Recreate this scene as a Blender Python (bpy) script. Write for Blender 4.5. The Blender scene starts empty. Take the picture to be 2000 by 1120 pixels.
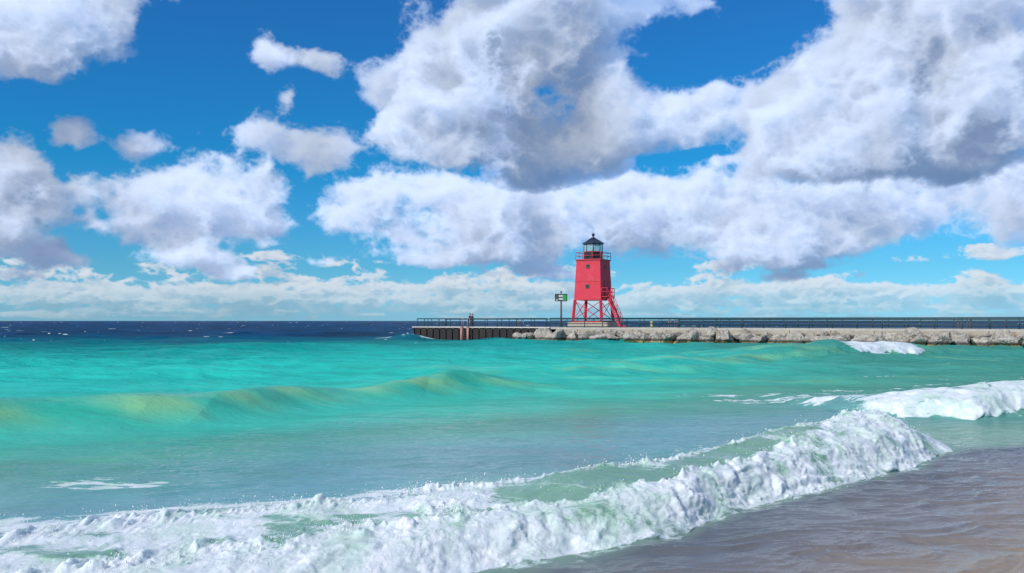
import bpy, bmesh, math, random
import numpy as np
from mathutils import Vector, Matrix
R = math.radians
scene = bpy.context.scene
C = scene.collection

# ---------------------------------------------------------------- camera
F = 1650.0                       # focal length in pixels of a 2000 px wide picture
CAM_H = 2.5
cam_d = bpy.data.cameras.new('camera')
cam_d.sensor_width = 36.0
cam_d.lens = 36.0 * F / 2000.0
cam_d.shift_y = 67.0 / 2000.0
cam_d.clip_start = 0.1
cam_d.clip_end = 100000.0
cam = bpy.data.objects.new('camera', cam_d)
cam.location = (0, 0, CAM_H)
cam.rotation_euler = (R(90), 0, 0)
C.objects.link(cam)
scene.camera = cam

# ---------------------------------------------------------------- light and exposure
SUN_AZ = R(228)                  # compass style: 0 = +Y (out to the lake), clockwise; the sun is behind left
SUN_EL = R(38)
SUN_DIR = Vector((math.sin(SUN_AZ) * math.cos(SUN_EL), math.cos(SUN_AZ) * math.cos(SUN_EL), math.sin(SUN_EL)))
sun_d = bpy.data.lights.new('sun', 'SUN')
sun_d.energy = 4.2
sun_d.angle = R(0.53)
sun_d.color = (1.0, 0.95, 0.87)
sun = bpy.data.objects.new('sun', sun_d)
sun.rotation_euler = (-SUN_DIR).to_track_quat('-Z', 'Y').to_euler()
sun.location = (0, 0, 50)
C.objects.link(sun)
scene.view_settings.view_transform = 'Standard'
scene.view_settings.look = 'None'
scene.view_settings.exposure = 0.0
scene.view_settings.gamma = 1.0
scene.render.film_transparent = False
scene.cycles.max_bounces = 6
scene.cycles.diffuse_bounces = 2
scene.cycles.glossy_bounces = 3
scene.cycles.transmission_bounces = 4
scene.cycles.transparent_max_bounces = 6
scene.cycles.caustics_reflective = False
scene.cycles.caustics_refractive = False
scene.cycles.sample_clamp_indirect = 4.0
scene.cycles.sample_clamp_direct = 12.0


class NT:
    """small helper for node trees"""
    def __init__(s, tree):
        s.t = tree
    def n(s, typ, **kw):
        nd = s.t.nodes.new(typ)
        for k, v in kw.items():
            setattr(nd, k, v)
        return nd
    def put(s, sock, v):
        if isinstance(v, bpy.types.NodeSocket):
            s.t.links.new(v, sock)
        elif v is not None:
            sock.default_value = v
    def m(s, op, a, b=None, c=None, clamp=False):
        nd = s.n('ShaderNodeMath', operation=op, use_clamp=clamp)
        for i, v in enumerate((a, b, c)):
            if v is not None:
                s.put(nd.inputs[i], v)
        return nd.outputs[0]
    def v(s, op, a, b=None, c=None):
        nd = s.n('ShaderNodeVectorMath', operation=op)
        for i, x in enumerate((a, b, c)):
            if x is not None:
                s.put(nd.inputs[i], x)
        return nd.outputs['Value'] if op in ('DOT_PRODUCT', 'LENGTH', 'DISTANCE') else nd.outputs['Vector']
    def scale(s, a, f):
        nd = s.n('ShaderNodeVectorMath', operation='SCALE')
        s.put(nd.inputs[0], a)
        s.put(nd.inputs['Scale'], f)
        return nd.outputs['Vector']
    def noise(s, vec, scale, detail=2.0, rough=0.5, dist=0.0, kind='FBM', lac=2.0, out='Fac', dim='3D'):
        nd = s.n('ShaderNodeTexNoise', noise_dimensions=dim, noise_type=kind)
        s.put(nd.inputs['Vector'], vec)
        for k, x in (('Scale', scale), ('Detail', detail), ('Roughness', rough), ('Distortion', dist), ('Lacunarity', lac)):
            s.put(nd.inputs[k], x)
        return nd.outputs[out]
    def voro(s, vec, scale, feature='F1', detail=0.0, rough=0.5, out='Distance', smooth=None):
        nd = s.n('ShaderNodeTexVoronoi', feature=feature)
        s.put(nd.inputs['Vector'], vec)
        s.put(nd.inputs['Scale'], scale)
        if 'Detail' in nd.inputs:
            s.put(nd.inputs['Detail'], detail)
            s.put(nd.inputs['Roughness'], rough)
        if smooth is not None:
            s.put(nd.inputs['Smoothness'], smooth)
        return nd.outputs[out]
    def ss(s, x, a, b, lo=0.0, hi=1.0):
        nd = s.n('ShaderNodeMapRange', interpolation_type='SMOOTHSTEP')
        for i, q in enumerate((x, a, b, lo, hi)):
            s.put(nd.inputs[i], q)
        return nd.outputs[0]
    def ln(s, x, a, b, lo=0.0, hi=1.0):
        nd = s.n('ShaderNodeMapRange', interpolation_type='LINEAR')
        for i, q in enumerate((x, a, b, lo, hi)):
            s.put(nd.inputs[i], q)
        return nd.outputs[0]
    def mix(s, f, a, b, blend='MIX'):
        nd = s.n('ShaderNodeMix', data_type='RGBA', blend_type=blend)
        nd.clamp_factor = True
        s.put(nd.inputs['Factor'], f)
        for k, x in ((6, a), (7, b)):
            if isinstance(x, (tuple, list)) and len(x) == 3:
                x = (*x, 1.0)
            s.put(nd.inputs[k], x)
        return nd.outputs[2]
    def ramp(s, x, stops, interp='LINEAR'):
        nd = s.n('ShaderNodeValToRGB')
        r = nd.color_ramp
        r.interpolation = interp
        while len(r.elements) > 1:
            r.elements.remove(r.elements[-1])
        r.elements[0].position = stops[0][0]
        r.elements[0].color = (*stops[0][1], 1.0)
        for p, c in stops[1:]:
            e = r.elements.new(p)
            e.color = (*c, 1.0)
        s.put(nd.inputs[0], x)
        return nd.outputs[0]
    def comb(s, x, y, z):
        nd = s.n('ShaderNodeCombineXYZ')
        for i, q in enumerate((x, y, z)):
            s.put(nd.inputs[i], q)
        return nd.outputs[0]
    def sep(s, v):
        nd = s.n('ShaderNodeSeparateXYZ')
        s.put(nd.inputs[0], v)
        return nd.outputs


def lin(r, g, b):
    """sRGB 0..255 -> linear"""
    f = lambda c: (c / 255) / 12.92 if c / 255 <= 0.04045 else (((c / 255) + 0.055) / 1.055) ** 2.4
    return (f(r), f(g), f(b))


# ---------------------------------------------------------------- sky: physical daylight sky with broken cumulus
world = bpy.data.worlds.new('World')
scene.world = world
world.use_nodes = True
world.node_tree.nodes.clear()
T = NT(world.node_tree)
SKY_K = 0.1
SKY_RES = 1.0
SKY_T = [(0.40, 0.91, 1.58), (0.25, 0.76, 1.14), (0.085, 0.73, 1.12), (0.14, 0.70, 1.22), (0.3, 0.75, 1.25)]   # colour of the clear sky by elevation
sky = T.n('ShaderNodeTexSky', sky_type='NISHITA')
sky.sun_disc = False
sky.sun_elevation = SUN_EL
sky.sun_rotation = SUN_AZ
sky.altitude = 200.0
sky.air_density = 1.0
sky.dust_density = 0.4
sky.ozone_density = 3.0
dirn = T.v('NORMALIZE', T.n('ShaderNodeTexCoord').outputs['Generated'])
dx, dy, dz = T.sep(dirn)
az = T.m('ARCTAN2', dx, dy)
el = T.m('ARCSINE', T.m('ABSOLUTE', dz))
T.put(sky.inputs['Vector'], T.comb(dx, dy, T.m('MAXIMUM', T.m('ABSOLUTE', dz), 0.004)))

# ---- cumulus: a slab of cloud marched in numpy into a direction map (azimuth x elevation) of colour and cover
def taps(x):
    """cubic B-spline: first lattice index and four weights"""
    i = np.floor(x).astype(int)
    f = (x - i).astype(np.float32)
    w = [(1 - f) ** 3 / 6, (3 * f ** 3 - 6 * f ** 2 + 4) / 6, (-3 * f ** 3 + 3 * f ** 2 + 3 * f + 1) / 6, f ** 3 / 6]
    return i, w


class Slices:
    """fractal noise in a box, delivered slice by slice; every octave is a separable spline lattice"""
    def __init__(s, U, V, freq, octaves, seed, gain=0.5, lac=2.03, su=1.0, sv=1.0, billow=False):
        s.o = []
        s.billow = billow
        amp = 1.0
        tot = 0.0
        for k in range(octaves):
            xu, xv = U * freq * su, V * freq * sv
            xu, xv = xu - xu.min() + 0.37 * k, xv - xv.min() + 0.61 * k
            s.o.append(dict(u=taps(xu), v=taps(xv), n=(int(xv.max()) + 5, int(xu.max()) + 5), f=freq, amp=amp, seed=seed * 100 + k, cache={}))
            tot += amp
            amp *= gain
            freq *= lac
        s.tot = tot

    def node(s, o, j):
        if j not in o['cache']:
            if len(o['cache']) > 4:
                o['cache'].pop(min(o['cache']))
            L = np.random.default_rng((o['seed'], j + 1000)).random(o['n'], dtype=np.float32) * 2 - 1
            i, w = o['v']
            A = sum(L[i + q] * w[q][:, None] for q in range(4))
            i, w = o['u']
            o['cache'][j] = sum(np.take(A, i + q, 1) * w[q][None, :] for q in range(4))
        return o['cache'][j]

    def at(s, w):
        out = 0.0
        for o in s.o:
            j, wt = taps(np.array([w * o['f']]))
            n = sum(s.node(o, int(j[0]) + q) * wt[q][0] for q in range(4)) * 2.6
            if s.billow:
                n = 1 - 2.3 * np.abs(n)
            out = out + o['amp'] * n
        return out / s.tot


def shift2(a, dx, dy):
    """value at (y+dy, x+dx), clamped, bilinear"""
    for ax, d in ((1, dx), (0, dy)):
        i = int(math.floor(d))
        f = d - i
        n = a.shape[ax]
        i0 = np.clip(np.arange(n) + i, 0, n - 1)
        i1 = np.clip(np.arange(n) + i + 1, 0, n - 1)
        a = np.take(a, i0, ax) * (1 - f) + np.take(a, i1, ax) * f
    return a


def aim(px, py):
    x, z = (px - 1000) / F, (627 - py) / F
    return math.atan2(x, 1.0), math.asin(z / math.sqrt(1 + x * x + z * z))


AZ0, AZ1, EL0, EL1 = R(-48), R(48), R(-0.5), R(33)


def march(lst, U, V, depth, step, noises, amps, th, sharp, sigma, sun, cols, base_dark=1.0, seed=1, grow=1.18, drop=1.25, small=0.0):
    rng = np.random.default_rng(seed)
    aim_c = np.array([aim(b[0], b[1]) for b in lst])
    rx = np.array([b[2] for b in lst]) * grow / F * np.cos(aim_c[:, 0]) ** 2
    ry = np.array([b[3] for b in lst]) * grow / F * np.cos(aim_c[:, 0])
    wt = np.array([b[4] * (1.0 + small * math.exp(-b[2] / 45.0)) for b in lst])
    wz = np.array([b[5] if len(b) > 5 else 0.5 for b in lst]) * depth
    rz = np.minimum(np.sqrt(rx * ry) * 1.25, depth * 0.42)
    Ex = np.exp(-((U[None] - aim_c[:, 0:1]) / rx[:, None]) ** 2).astype(np.float32)
    dv = (V[None] - aim_c[:, 1:2]) / ry[:, None]
    dv = np.where(dv < 0, dv * drop, dv * 0.92)               # flatter bases
    Ey = np.exp(-dv ** 2).astype(np.float32)
    nv, nu = len(V), len(U)
    du, dvp = U[1] - U[0], V[1] - V[0]
    tau_s = np.zeros((nv, nu), np.float32)
    T = np.ones((nv, nu), np.float32)
    out = np.zeros((nv, nu, 3), np.float32)
    sx, sy, sz = sun
    blur = max(1, int(0.016 / du))
    for k in range(int(depth / step)):
        w = (k + 0.5) * step
        ez = np.exp(-((w - wz) / rz) ** 2) * wt
        shape = (Ey * ez[:, None].astype(np.float32)).T @ Ex
        shape = np.minimum(shape, 1.15 + 0.1 * shape)
        n = 0.0
        for a, nz in zip(amps, noises):
            n = n + a * nz.at(w)
        d = np.clip((shape + n - th - np.clip((0.24 - shape) * 5.0, 0, 2)) * sharp, 0, 1)
        d = d.astype(np.float32)
        dl = d * (sigma * step)
        # light that came through what lies nearer the sun
        cs = np.cumsum(np.pad(d, ((0, 0), (blur + 1, blur)), mode='edge'), 1)
        db = (cs[:, 2 * blur + 1:] - cs[:, :-2 * blur - 1]) / (2 * blur + 1)      # sideways scattering evens out the shade
        tau_up = (np.cumsum(db[::-1], 0)[::-1] - db * 0.5) * (sigma * dvp)
        tau_dn = (np.cumsum(d, 0) - d * 0.5) * (sigma * dvp)
        S = 0.46 * np.exp(-tau_s * 0.42) + 0.36 * np.exp(-tau_s * 0.09) + 0.18 * np.exp(-tau_s * 0.02)
        A = 0.42 + 0.58 * np.exp(-tau_up * 0.085 * base_dark)
        G = np.exp(-tau_dn * 0.35)
        edge = 1 - 0.12 * np.exp(-tau_s * 1.2) * (1 - np.clip(d * 1.5, 0, 1))       # powder look at thin rims
        Ls = (S * edge * (0.50 + 0.50 * np.exp(-tau_up * 0.06 * base_dark)))[..., None] * cols[0] + A[..., None] * cols[1] + (G * 0.25)[..., None] * cols[2]
        a = 1 - np.exp(-dl)
        out += (T * a)[..., None] * Ls
        T *= (1 - a)
        tl = (tau_s + dl / sz)
        tau_s = shift2(tl, (sx / sz) * step / du, (sy / sz) * step / dvp)
    al = 1 - T
    return out, al
LOW0, LOW1 = R(-0.3), R(5.6)


# cx, cy, rx, ry, weight, depth (0 near .. 1 far)
CUMULUS = [
    (100, 10, 120, 60, 1.1, .4), (60, 70, 70, 50, .8, .3), (110, 105, 50, 45, .8, .35), (215, 50, 50, 55, .8, .5), (20, 40, 60, 50, .8, .5), (345, 0, 25, 15, .7, .5),
    (515, 108, 30, 30, .85, .4), (575, 116, 44, 15, .8, .5), (620, 126, 30, 17, .8, .5), (650, 148, 24, 20, .8, .5),
    (130, 258, 30, 20, .62, .5), (165, 272, 30, 20, .62, .5), (275, 285, 40, 20, .7, .5), (380, 250, 20, 16, .5, .5), (560, 195, 26, 26, .62, .5),
    (500, 265, 42, 38, .8, .6), (560, 285, 45, 30, .7, .7), (650, 280, 44, 40, .78, .6), (610, 330, 50, 25, .6, .6), 
    (20, 320, 40, 35, .8, .6), (10, 400, 80, 60, 1.0, .5), (80, 390, 40, 35, .7, .5), (20, 460, 60, 30, .8, .5), (170, 375, 28, 26, .6, .7), (150, 430, 50, 22, .65, .7), (180, 450, 40, 16, .6, .6),
    (100, 485, 40, 22, .9, .5), (50, 495, 60, 14, .8, .4), (130, 520, 70, 20, .9, .4), (40, 540, 60, 14, .7, .5), (190, 560, 60, 12, .6, .6),
    (310, 375, 60, 42, 1.0, .4), (380, 355, 50, 35, .9, .6), (450, 380, 80, 50, 1.1, .4), (540, 360, 42, 42, 1.0, .35), (400, 430, 110, 45, 1.1, .5), (270, 430, 60, 38, .9, .5),
    (500, 430, 70, 35, .9, .5), (340, 500, 70, 24, .95, .3), (270, 470, 50, 25, .8, .4), (540, 480, 42, 12, .9, .3), (450, 535, 45, 18, .8, .3), (530, 502, 42, 8, .8, .4), (400, 505, 50, 15, .7, .3), (350, 545, 30, 8, .6, .4),
    (980, 60, 110, 70, 1.1, .5), (930, 110, 80, 70, 1.0, .45), (1080, 40, 110, 55, 1.0, .6), (1040, 110, 70, 50, .9, .6), (870, 190, 90, 60, 1.0, .4), (780, 210, 55, 60, .8, .5), (810, 270, 85, 50, 1.1, .35), (900, 270, 90, 55, 1.1, .3),
    (970, 210, 55, 50, .9, .5), (1270, 10, 80, 30, .95, .6), (1350, 25, 40, 25, .8, .6), (1180, 30, 70, 50, .8, .6), (745, 180, 34, 34, .6, .6), (830, 130, 30, 30, .6, .6),
    (1195, 165, 46, 54, 1.0, .6), (1195, 240, 64, 52, 1.1, .5), (1290, 240, 84, 44, 1.1, .5), (1390, 225, 66, 34, 1.1, .5), (1400, 180, 32, 22, .8, .6), (1150, 320, 60, 30, 1.0, .9), (1040, 330, 70, 40, 1.0, .9), (1110, 300, 62, 30, .9, .5), (1270, 108, 22, 14, .5, .6),
    (1040, 310, 70, 50, .95, .55), (700, 390, 55, 34, .9, .5), (670, 430, 45, 25, .8, .5), (790, 400, 90, 55, 1.1, .5), (800, 450, 100, 35, 1.0, .4), (930, 390, 90, 50, 1.0, .5), (900, 440, 100, 50, 1.1, .35),
    (1030, 400, 80, 50, 1.0, .5), (850, 500, 110, 20, 1.0, .3), (960, 495, 90, 22, .9, .35), (1220, 365, 42, 22, 1.0, .5), (1300, 372, 45, 22, .95, .5), (1170, 420, 80, 50, 1.0, .5), (1250, 440, 70, 50, 1.0, .45), (1100, 490, 80, 30, .85, .5), (1030, 528, 60, 16, .8, .5), (1130, 540, 60, 14, .7, .5),
    (1370, 430, 60, 60, 1.0, .45), (1430, 390, 60, 45, 1.0, .5), (1440, 470, 70, 35, 1.0, .4), (1520, 420, 80, 55, 1.1, .4), (1530, 490, 90, 30, 1.1, .3), (1640, 480, 90, 28, 1.0, .35), (1640, 420, 90, 45, 1.0, .5), (1730, 390, 90, 50, 1.0, .5),
    (1510, 300, 60, 58, 1.2, .3), (1590, 270, 84, 84, 1.25, .3), (1525, 205, 54, 40, 1.0, .5), (1600, 210, 54, 44, 1.0, .5), (1680, 200, 90, 90, 1.2, .35), (1700, 80, 60, 80, 1.0, .5), (1800, 100, 110, 120, 1.2, .5), (1920, 60, 120, 100, 1.1, .4),
    (1860, 220, 130, 90, 1.2, .4), (1960, 170, 90, 60, 1.0, .35), (1700, 310, 110, 45, 1.1, .35), (1800, 290, 100, 50, 1.1, .35), (1660, 8, 24, 24, .6, .6), (1960, 290, 70, 50, .8, .6), (1840, 350, 80, 45, .85, .6),
    (1980, 370, 60, 60, 1.1, .4), (1910, 420, 60, 36, .95, .4), (1950, 455, 90, 24, 1.0, .35), (1940, 495, 60, 13, .95, .4), (2060, 440, 80, 60, 1.0, .5), (1410, 522, 34, 16, .85, .4), (1535, 542, 44, 10, .75, .4), (1680, 538, 20, 7, .6, .4), (1590, 520, 40, 8, .7, .4),
    (722, 542, 24, 14, .85, .4), (650, 512, 40, 12, .62, .5), (590, 545, 28, 8, .6, .5), (660, 552, 24, 7, .6, .5), (645, 492, 18, 10, .6, .4), (800, 515, 36, 12, .7, .5), (860, 520, 40, 12, .7, .5), (960, 540, 40, 12, .75, .5),
    (20, 345, 70, 50, 1.0, .5), (40, 440, 70, 40, .95, .45), (80, 505, 70, 20, .8, .4), (570, 285, 60, 34, .7, .6), (640, 300, 50, 45, .7, .6), (130, 262, 50, 26, .55, .5), (275, 285, 44, 22, .55, .5),
    (1540, 215, 60, 40, .8, .5), (1800, 380, 110, 60, 1.0, .5), (1900, 330, 100, 60, 1.0, .5), (1780, 450, 50, 30, .6, .5), (1980, 400, 70, 60, 1.1, .35),
    # beyond the edges of the picture
    (-150, 60, 160, 80, 1.1, .5), (-220, 400, 140, 70, 1.0, .5), (-420, 250, 120, 60, .9, .5), (2180, 150, 150, 120, 1.1, .5), (2280, 380, 130, 60, 1.0, .5), (2500, 200, 160, 90, 1.0, .5),
    (200, -150, 200, 80, 1.0, .5), (1050, -120, 260, 80, 1.1, .5), (1850, -120, 260, 90, 1.1, .5), (600, -220, 100, 50, .8, .5), (1450, -230, 120, 50, .8, .5),
]


def bake_clouds(res=1.0):
    nu, nv = int(1500 * res), int(600 * res)
    U = np.linspace(AZ0, AZ1, nu).astype(np.float32)
    V = np.linspace(EL0, EL1, nv).astype(np.float32)
    sun = np.array([-0.62, 0.62, 0.50])
    sun /= np.linalg.norm(sun)
    cols = (np.array([0.64, 0.55, 0.36], np.float32), np.array([0.14, 0.36, 0.82], np.float32), np.array([0.05, 0.13, 0.24], np.float32))
    parts = []
    for keep, seed in ((lambda b: b[0] < 620 or b[1] < 338, 5), (lambda b: b[0] >= 620 and b[1] >= 338, 25)):     # a near tier overhead, a far one behind it
        n1 = Slices(U, V, 12.0, 2, seed - 2, 0.55, sv=1.15)
        n2 = Slices(U, V, 24.0, 7, seed, 0.68, sv=1.25, billow=True)
        parts.append(march([b if not (b[0] < 210 and 300 < b[1] < 480) else (*b[:5], .28) for b in CUMULUS if keep(b)], U, V, 0.24, 0.0055 / min(1, res), [n1, n2], [0.45, 1.05], 0.82, 1.6, 120.0, sun, cols, base_dark=1.7 if seed == 5 else 2.3, small=0.7))
    (o1, a1), (o2, a2) = parts
    out, al = o1 + (1 - a1)[..., None] * o2, 1 - (1 - a1) * (1 - a2)
    # the far rows of cloud standing on the horizon
    rng = np.random.default_rng(4)
    rows = [(380, 572, 34, 9, 1.2, .2), (560, 565, 45, 8, 1.1, .3), (470, 580, 30, 9, 1.0, .2), (760, 562, 50, 7, 1.1, .3), (860, 555, 50, 8, 1.2, .3), (900, 560, 40, 8, 1.1, .3), (1320, 552, 12, 5, 1.1, .2),
            (1365, 550, 22, 9, 1.3, .2), (1425, 552, 26, 8, 1.3, .2), (1500, 560, 40, 7, 1.1, .3), (1610, 556, 50, 9, 1.2, .3), (1690, 562, 50, 8, 1.1, .3), (1905, 543, 36, 12, 1.35, .2), (1870, 552, 40, 6, 1.1, .3), (1970, 548, 30, 7, 1.1, .3),
            (260, 585, 40, 8, .9, .4), (120, 580, 70, 10, .9, .4), (1250, 560, 30, 7, 1.0, .3)]
    for y, n, w0, h0 in ((562, 36, 60, 6.0), (568, 60, 75, 8.0), (577, 80, 70, 7.5), (586, 100, 60, 6.5), (595, 115, 55, 5.5), (603, 130, 48, 4.6), (610, 140, 40, 3.6), (616, 150, 36, 2.8), (621, 130, 36, 2.4)):
        for k in range(n):
            rows.append((rng.uniform(-850, 2850), y + rng.normal() * 2.5, w0 * rng.uniform(.5, 1.3), h0 * rng.uniform(.6, 1.3), rng.uniform(.55, 1.05), rng.uniform(.2, .9)))
    for k in range(46):
        rows.append((rng.uniform(-850, 2850), rng.uniform(508, 548), rng.uniform(18, 46), rng.uniform(5, 9), rng.uniform(.4, .8), rng.uniform(.2, .8)))
    rows += [(720, 540, 28, 13, 1.1, .3), (650, 512, 36, 11, .9, .4), (450, 535, 44, 15, 1.0, .3), (1410, 520, 36, 15, 1.1, .3), (1535, 543, 44, 10, 1.0, .3), (1680, 538, 22, 8, .9, .3), (590, 545, 26, 8, .9, .4), (660, 553, 24, 7, .9, .4), (530, 500, 46, 9, 1.0, .3),
             (205, 558, 22, 12, 1.0, .3), (110, 540, 60, 14, 1.0, .3), (30, 530, 50, 16, 1.0, .3), (960, 540, 46, 12, 1.0, .3), (1100, 535, 60, 12, 1.0, .3), (850, 512, 60, 12, 1.0, .3), (1930, 496, 60, 12, 1.1, .3), (350, 545, 34, 9, .9, .3), (260, 548, 24, 8, .8, .4)]
    U2 = np.linspace(AZ0, AZ1, int(2000 * res)).astype(np.float32)
    V2 = np.linspace(LOW0, LOW1, int(170 * max(res, .6))).astype(np.float32)
    m1 = Slices(U2, V2, 45.0, 2, 13, 0.55, sv=2.5)
    m2 = Slices(U2, V2, 90.0, 5, 15, 0.62, sv=1.9, billow=True)
    cols = (np.array([0.66, 0.44, 0.24], np.float32), np.array([0.155, 0.38, 0.62], np.float32), np.array([0.02, 0.08, 0.12], np.float32))
    low, lal = march(rows, U2, V2, 0.06, 0.003, [m1, m2], [0.75, 1.15], 0.97, 1.6, 330.0, np.array([-0.55, 0.66, 0.50]), cols, base_dark=1.0, grow=1.25, drop=1.5)
    fade = (0.30 + 0.52 * np.clip(V2 / 0.048, 0, 1))[:, None].astype(np.float32)       # the air in front of them
    return out, al, low * fade[..., None], lal * fade


def direction_map(name, rgb, al):
    nv, nu = al.shape
    im = bpy.data.images.new(name, nu, nv, alpha=True, float_buffer=True)
    im.colorspace_settings.name = 'Non-Color'
    im.alpha_mode = 'CHANNEL_PACKED'
    px = np.ones((nv, nu, 4), np.float32)
    px[..., :3] = rgb
    px[..., 3] = al
    im.pixels.foreach_set(px.ravel())
    im.update()
    im.pack()
    return im


def direction_tex(im, e0, e1):
    u = T.m('DIVIDE', T.m('SUBTRACT', az, AZ0), AZ1 - AZ0)
    v = T.m('DIVIDE', T.m('SUBTRACT', el, e0), e1 - e0)
    nd = T.n('ShaderNodeTexImage', interpolation='Cubic', extension='MIRROR')
    nd.image = im
    T.put(nd.inputs['Vector'], T.comb(u, T.m('MINIMUM', v, 1.9), 0.0))
    return nd.outputs['Color'], nd.outputs['Alpha']


rgb_, al_, low_, lal_ = bake_clouds(SKY_RES)
hi_c, hi_a = direction_tex(direction_map('cumulus', rgb_, al_), EL0, EL1)
lo_c, lo_a = direction_tex(direction_map('horizon clouds', low_, lal_), LOW0, LOW1)
lo_on = T.ss(el, LOW1 * 0.999, LOW1 * 0.97)
lo_c = T.scale(lo_c, lo_on)
lo_a = T.m('MULTIPLY', lo_a, lo_on)
hi_on = T.ss(el, R(62), R(40), 0.0, 1.0)
hi_c = T.scale(hi_c, hi_on)
hi_a = T.m('MULTIPLY', hi_a, hi_on)
K = 1.0 / SKY_K
tint = T.ramp(el, [(0.0, SKY_T[0]), (0.06, SKY_T[1]), (0.18, SKY_T[2]), (0.36, SKY_T[3]), (1.0, SKY_T[4])])
clear = T.mix(1.0, sky.outputs[0], tint, 'MULTIPLY')
s1 = T.v('ADD', T.scale(clear, T.m('SUBTRACT', 1.0, lo_a)), T.scale(lo_c, K))
s2 = T.v('ADD', T.scale(s1, T.m('SUBTRACT', 1.0, hi_a)), T.scale(hi_c, K))
bg = T.n('ShaderNodeBackground')
bg.inputs['Strength'].default_value = SKY_K
T.put(bg.inputs['Color'], s2)
wo = T.n('ShaderNodeOutputWorld')
T.t.links.new(bg.outputs[0], wo.inputs[0])
world.cycles.sampling_method = 'MANUAL'
world.cycles.sample_map_resolution = 1024

# ================================================================ helpers for things
def link(o):
    C.objects.link(o)
    return o


def tag(o, label=None, cat=None, group=None, kind=None):
    for k, v in (('label', label), ('category', cat), ('group', group), ('kind', kind)):
        if v:
            o[k] = v
    return o


def empty(name, loc=(0, 0, 0), rz=0.0):
    o = bpy.data.objects.new(name, None)
    o.location = loc
    o.rotation_euler = (0, 0, rz)
    o.empty_display_size = 0.3
    return link(o)


class MB:
    """collects simple shapes and links them as one mesh object"""
    def __init__(s):
        s.v, s.f, s.sm = [], [], []

    def add(s, vs, fs, smooth=False, M=None):
        n = len(s.v)
        s.v += [tuple(M @ Vector(p)) if M is not None else tuple(p) for p in vs]
        s.f += [[i + n for i in f] for f in fs]
        s.sm += [smooth] * len(fs)
        return s

    def box(s, c, d, M=None):
        x, y, z = c
        a, b, e = d[0] / 2, d[1] / 2, d[2] / 2
        vs = [(x + i * a, y + j * b, z + k * e) for k in (-1, 1) for j in (-1, 1) for i in (-1, 1)]
        return s.add(vs, [(0, 2, 3, 1), (4, 5, 7, 6), (0, 1, 5, 4), (2, 6, 7, 3), (0, 4, 6, 2), (1, 3, 7, 5)], M=M)

    def hexa(s, lo, hi, M=None):
        """two matching quads (each anticlockwise from above) joined"""
        vs = list(lo) + list(hi)
        return s.add(vs, [(3, 2, 1, 0), (4, 5, 6, 7)] + [(i, (i + 1) % 4, 4 + (i + 1) % 4, 4 + i) for i in range(4)], M=M)

    def tube(s, p, q, r, n=8, r2=None, M=None, square=False, smooth=True):
        p, q = Vector(p), Vector(q)
        d = (q - p)
        if d.length < 1e-6:
            return s
        z = d.normalized()
        x = z.cross(Vector((0, 0, 1)))
        if x.length < 1e-3:
            x = Vector((1, 0, 0))
        x.normalize()
        y = z.cross(x)
        r2 = r if r2 is None else r2
        if square:
            n, k, smooth = 4, math.sqrt(2), False
        else:
            k = 1.0
        vs = []
        for c, rr in ((p, r), (q, r2)):
            for i in range(n):
                a = 2 * math.pi * (i + (0.5 if square else 0)) / n
                vs.append(c + x * (math.cos(a) * rr * k) + y * (math.sin(a) * rr * k))
        m = len(s.f)
        s.add(vs, [(i, (i + 1) % n, n + (i + 1) % n, n + i) for i in range(n)], smooth, M)
        s.add(vs, [tuple(range(n))[::-1], tuple(range(n, 2 * n))], False, M)
        return s

    def path(s, pts, r, n=8, M=None):
        for a, b in zip(pts[:-1], pts[1:]):
            s.tube(a, b, r, n, M=M)
        return s

    def lathe(s, prof, n=24, M=None, smooth=True, rot=0.0):
        vs, fs = [], []
        for r, z in prof:
            for i in range(n):
                a = 2 * math.pi * i / n + rot
                vs.append((math.cos(a) * r, math.sin(a) * r, z))
        for k in range(len(prof) - 1):
            for i in range(n):
                j = (i + 1) % n
                fs.append((k * n + i, k * n + j, (k + 1) * n + j, (k + 1) * n + i))
        s.add(vs, fs, smooth, M)
        s.add(vs[:n], [tuple(range(n))[::-1]], False, M)
        s.add(vs[-n:], [tuple(range(n))], False, M)
        return s

    def build(s, name, mat, parent=None, M=None, bevel=0.0):
        me = bpy.data.meshes.new(name)
        me.from_pydata(s.v, [], s.f)
        me.polygons.foreach_set('use_smooth', s.sm)
        me.materials.append(mat)
        bm = bmesh.new()
        bm.from_mesh(me)
        bmesh.ops.remove_doubles(bm, verts=bm.verts, dist=1e-5)
        bmesh.ops.recalc_face_normals(bm, faces=bm.faces)
        if bevel:
            bmesh.ops.bevel(bm, geom=[e for e in bm.edges if e.is_manifold and e.calc_face_angle(0) > 0.6], offset=bevel, segments=2, affect='EDGES', clamp_overlap=True)
        bm.to_mesh(me)
        bm.free()
        o = bpy.data.objects.new(name, me)
        if parent is not None:
            o.parent = parent
        if M is not None:
            o.matrix_local = M
        return link(o)


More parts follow.
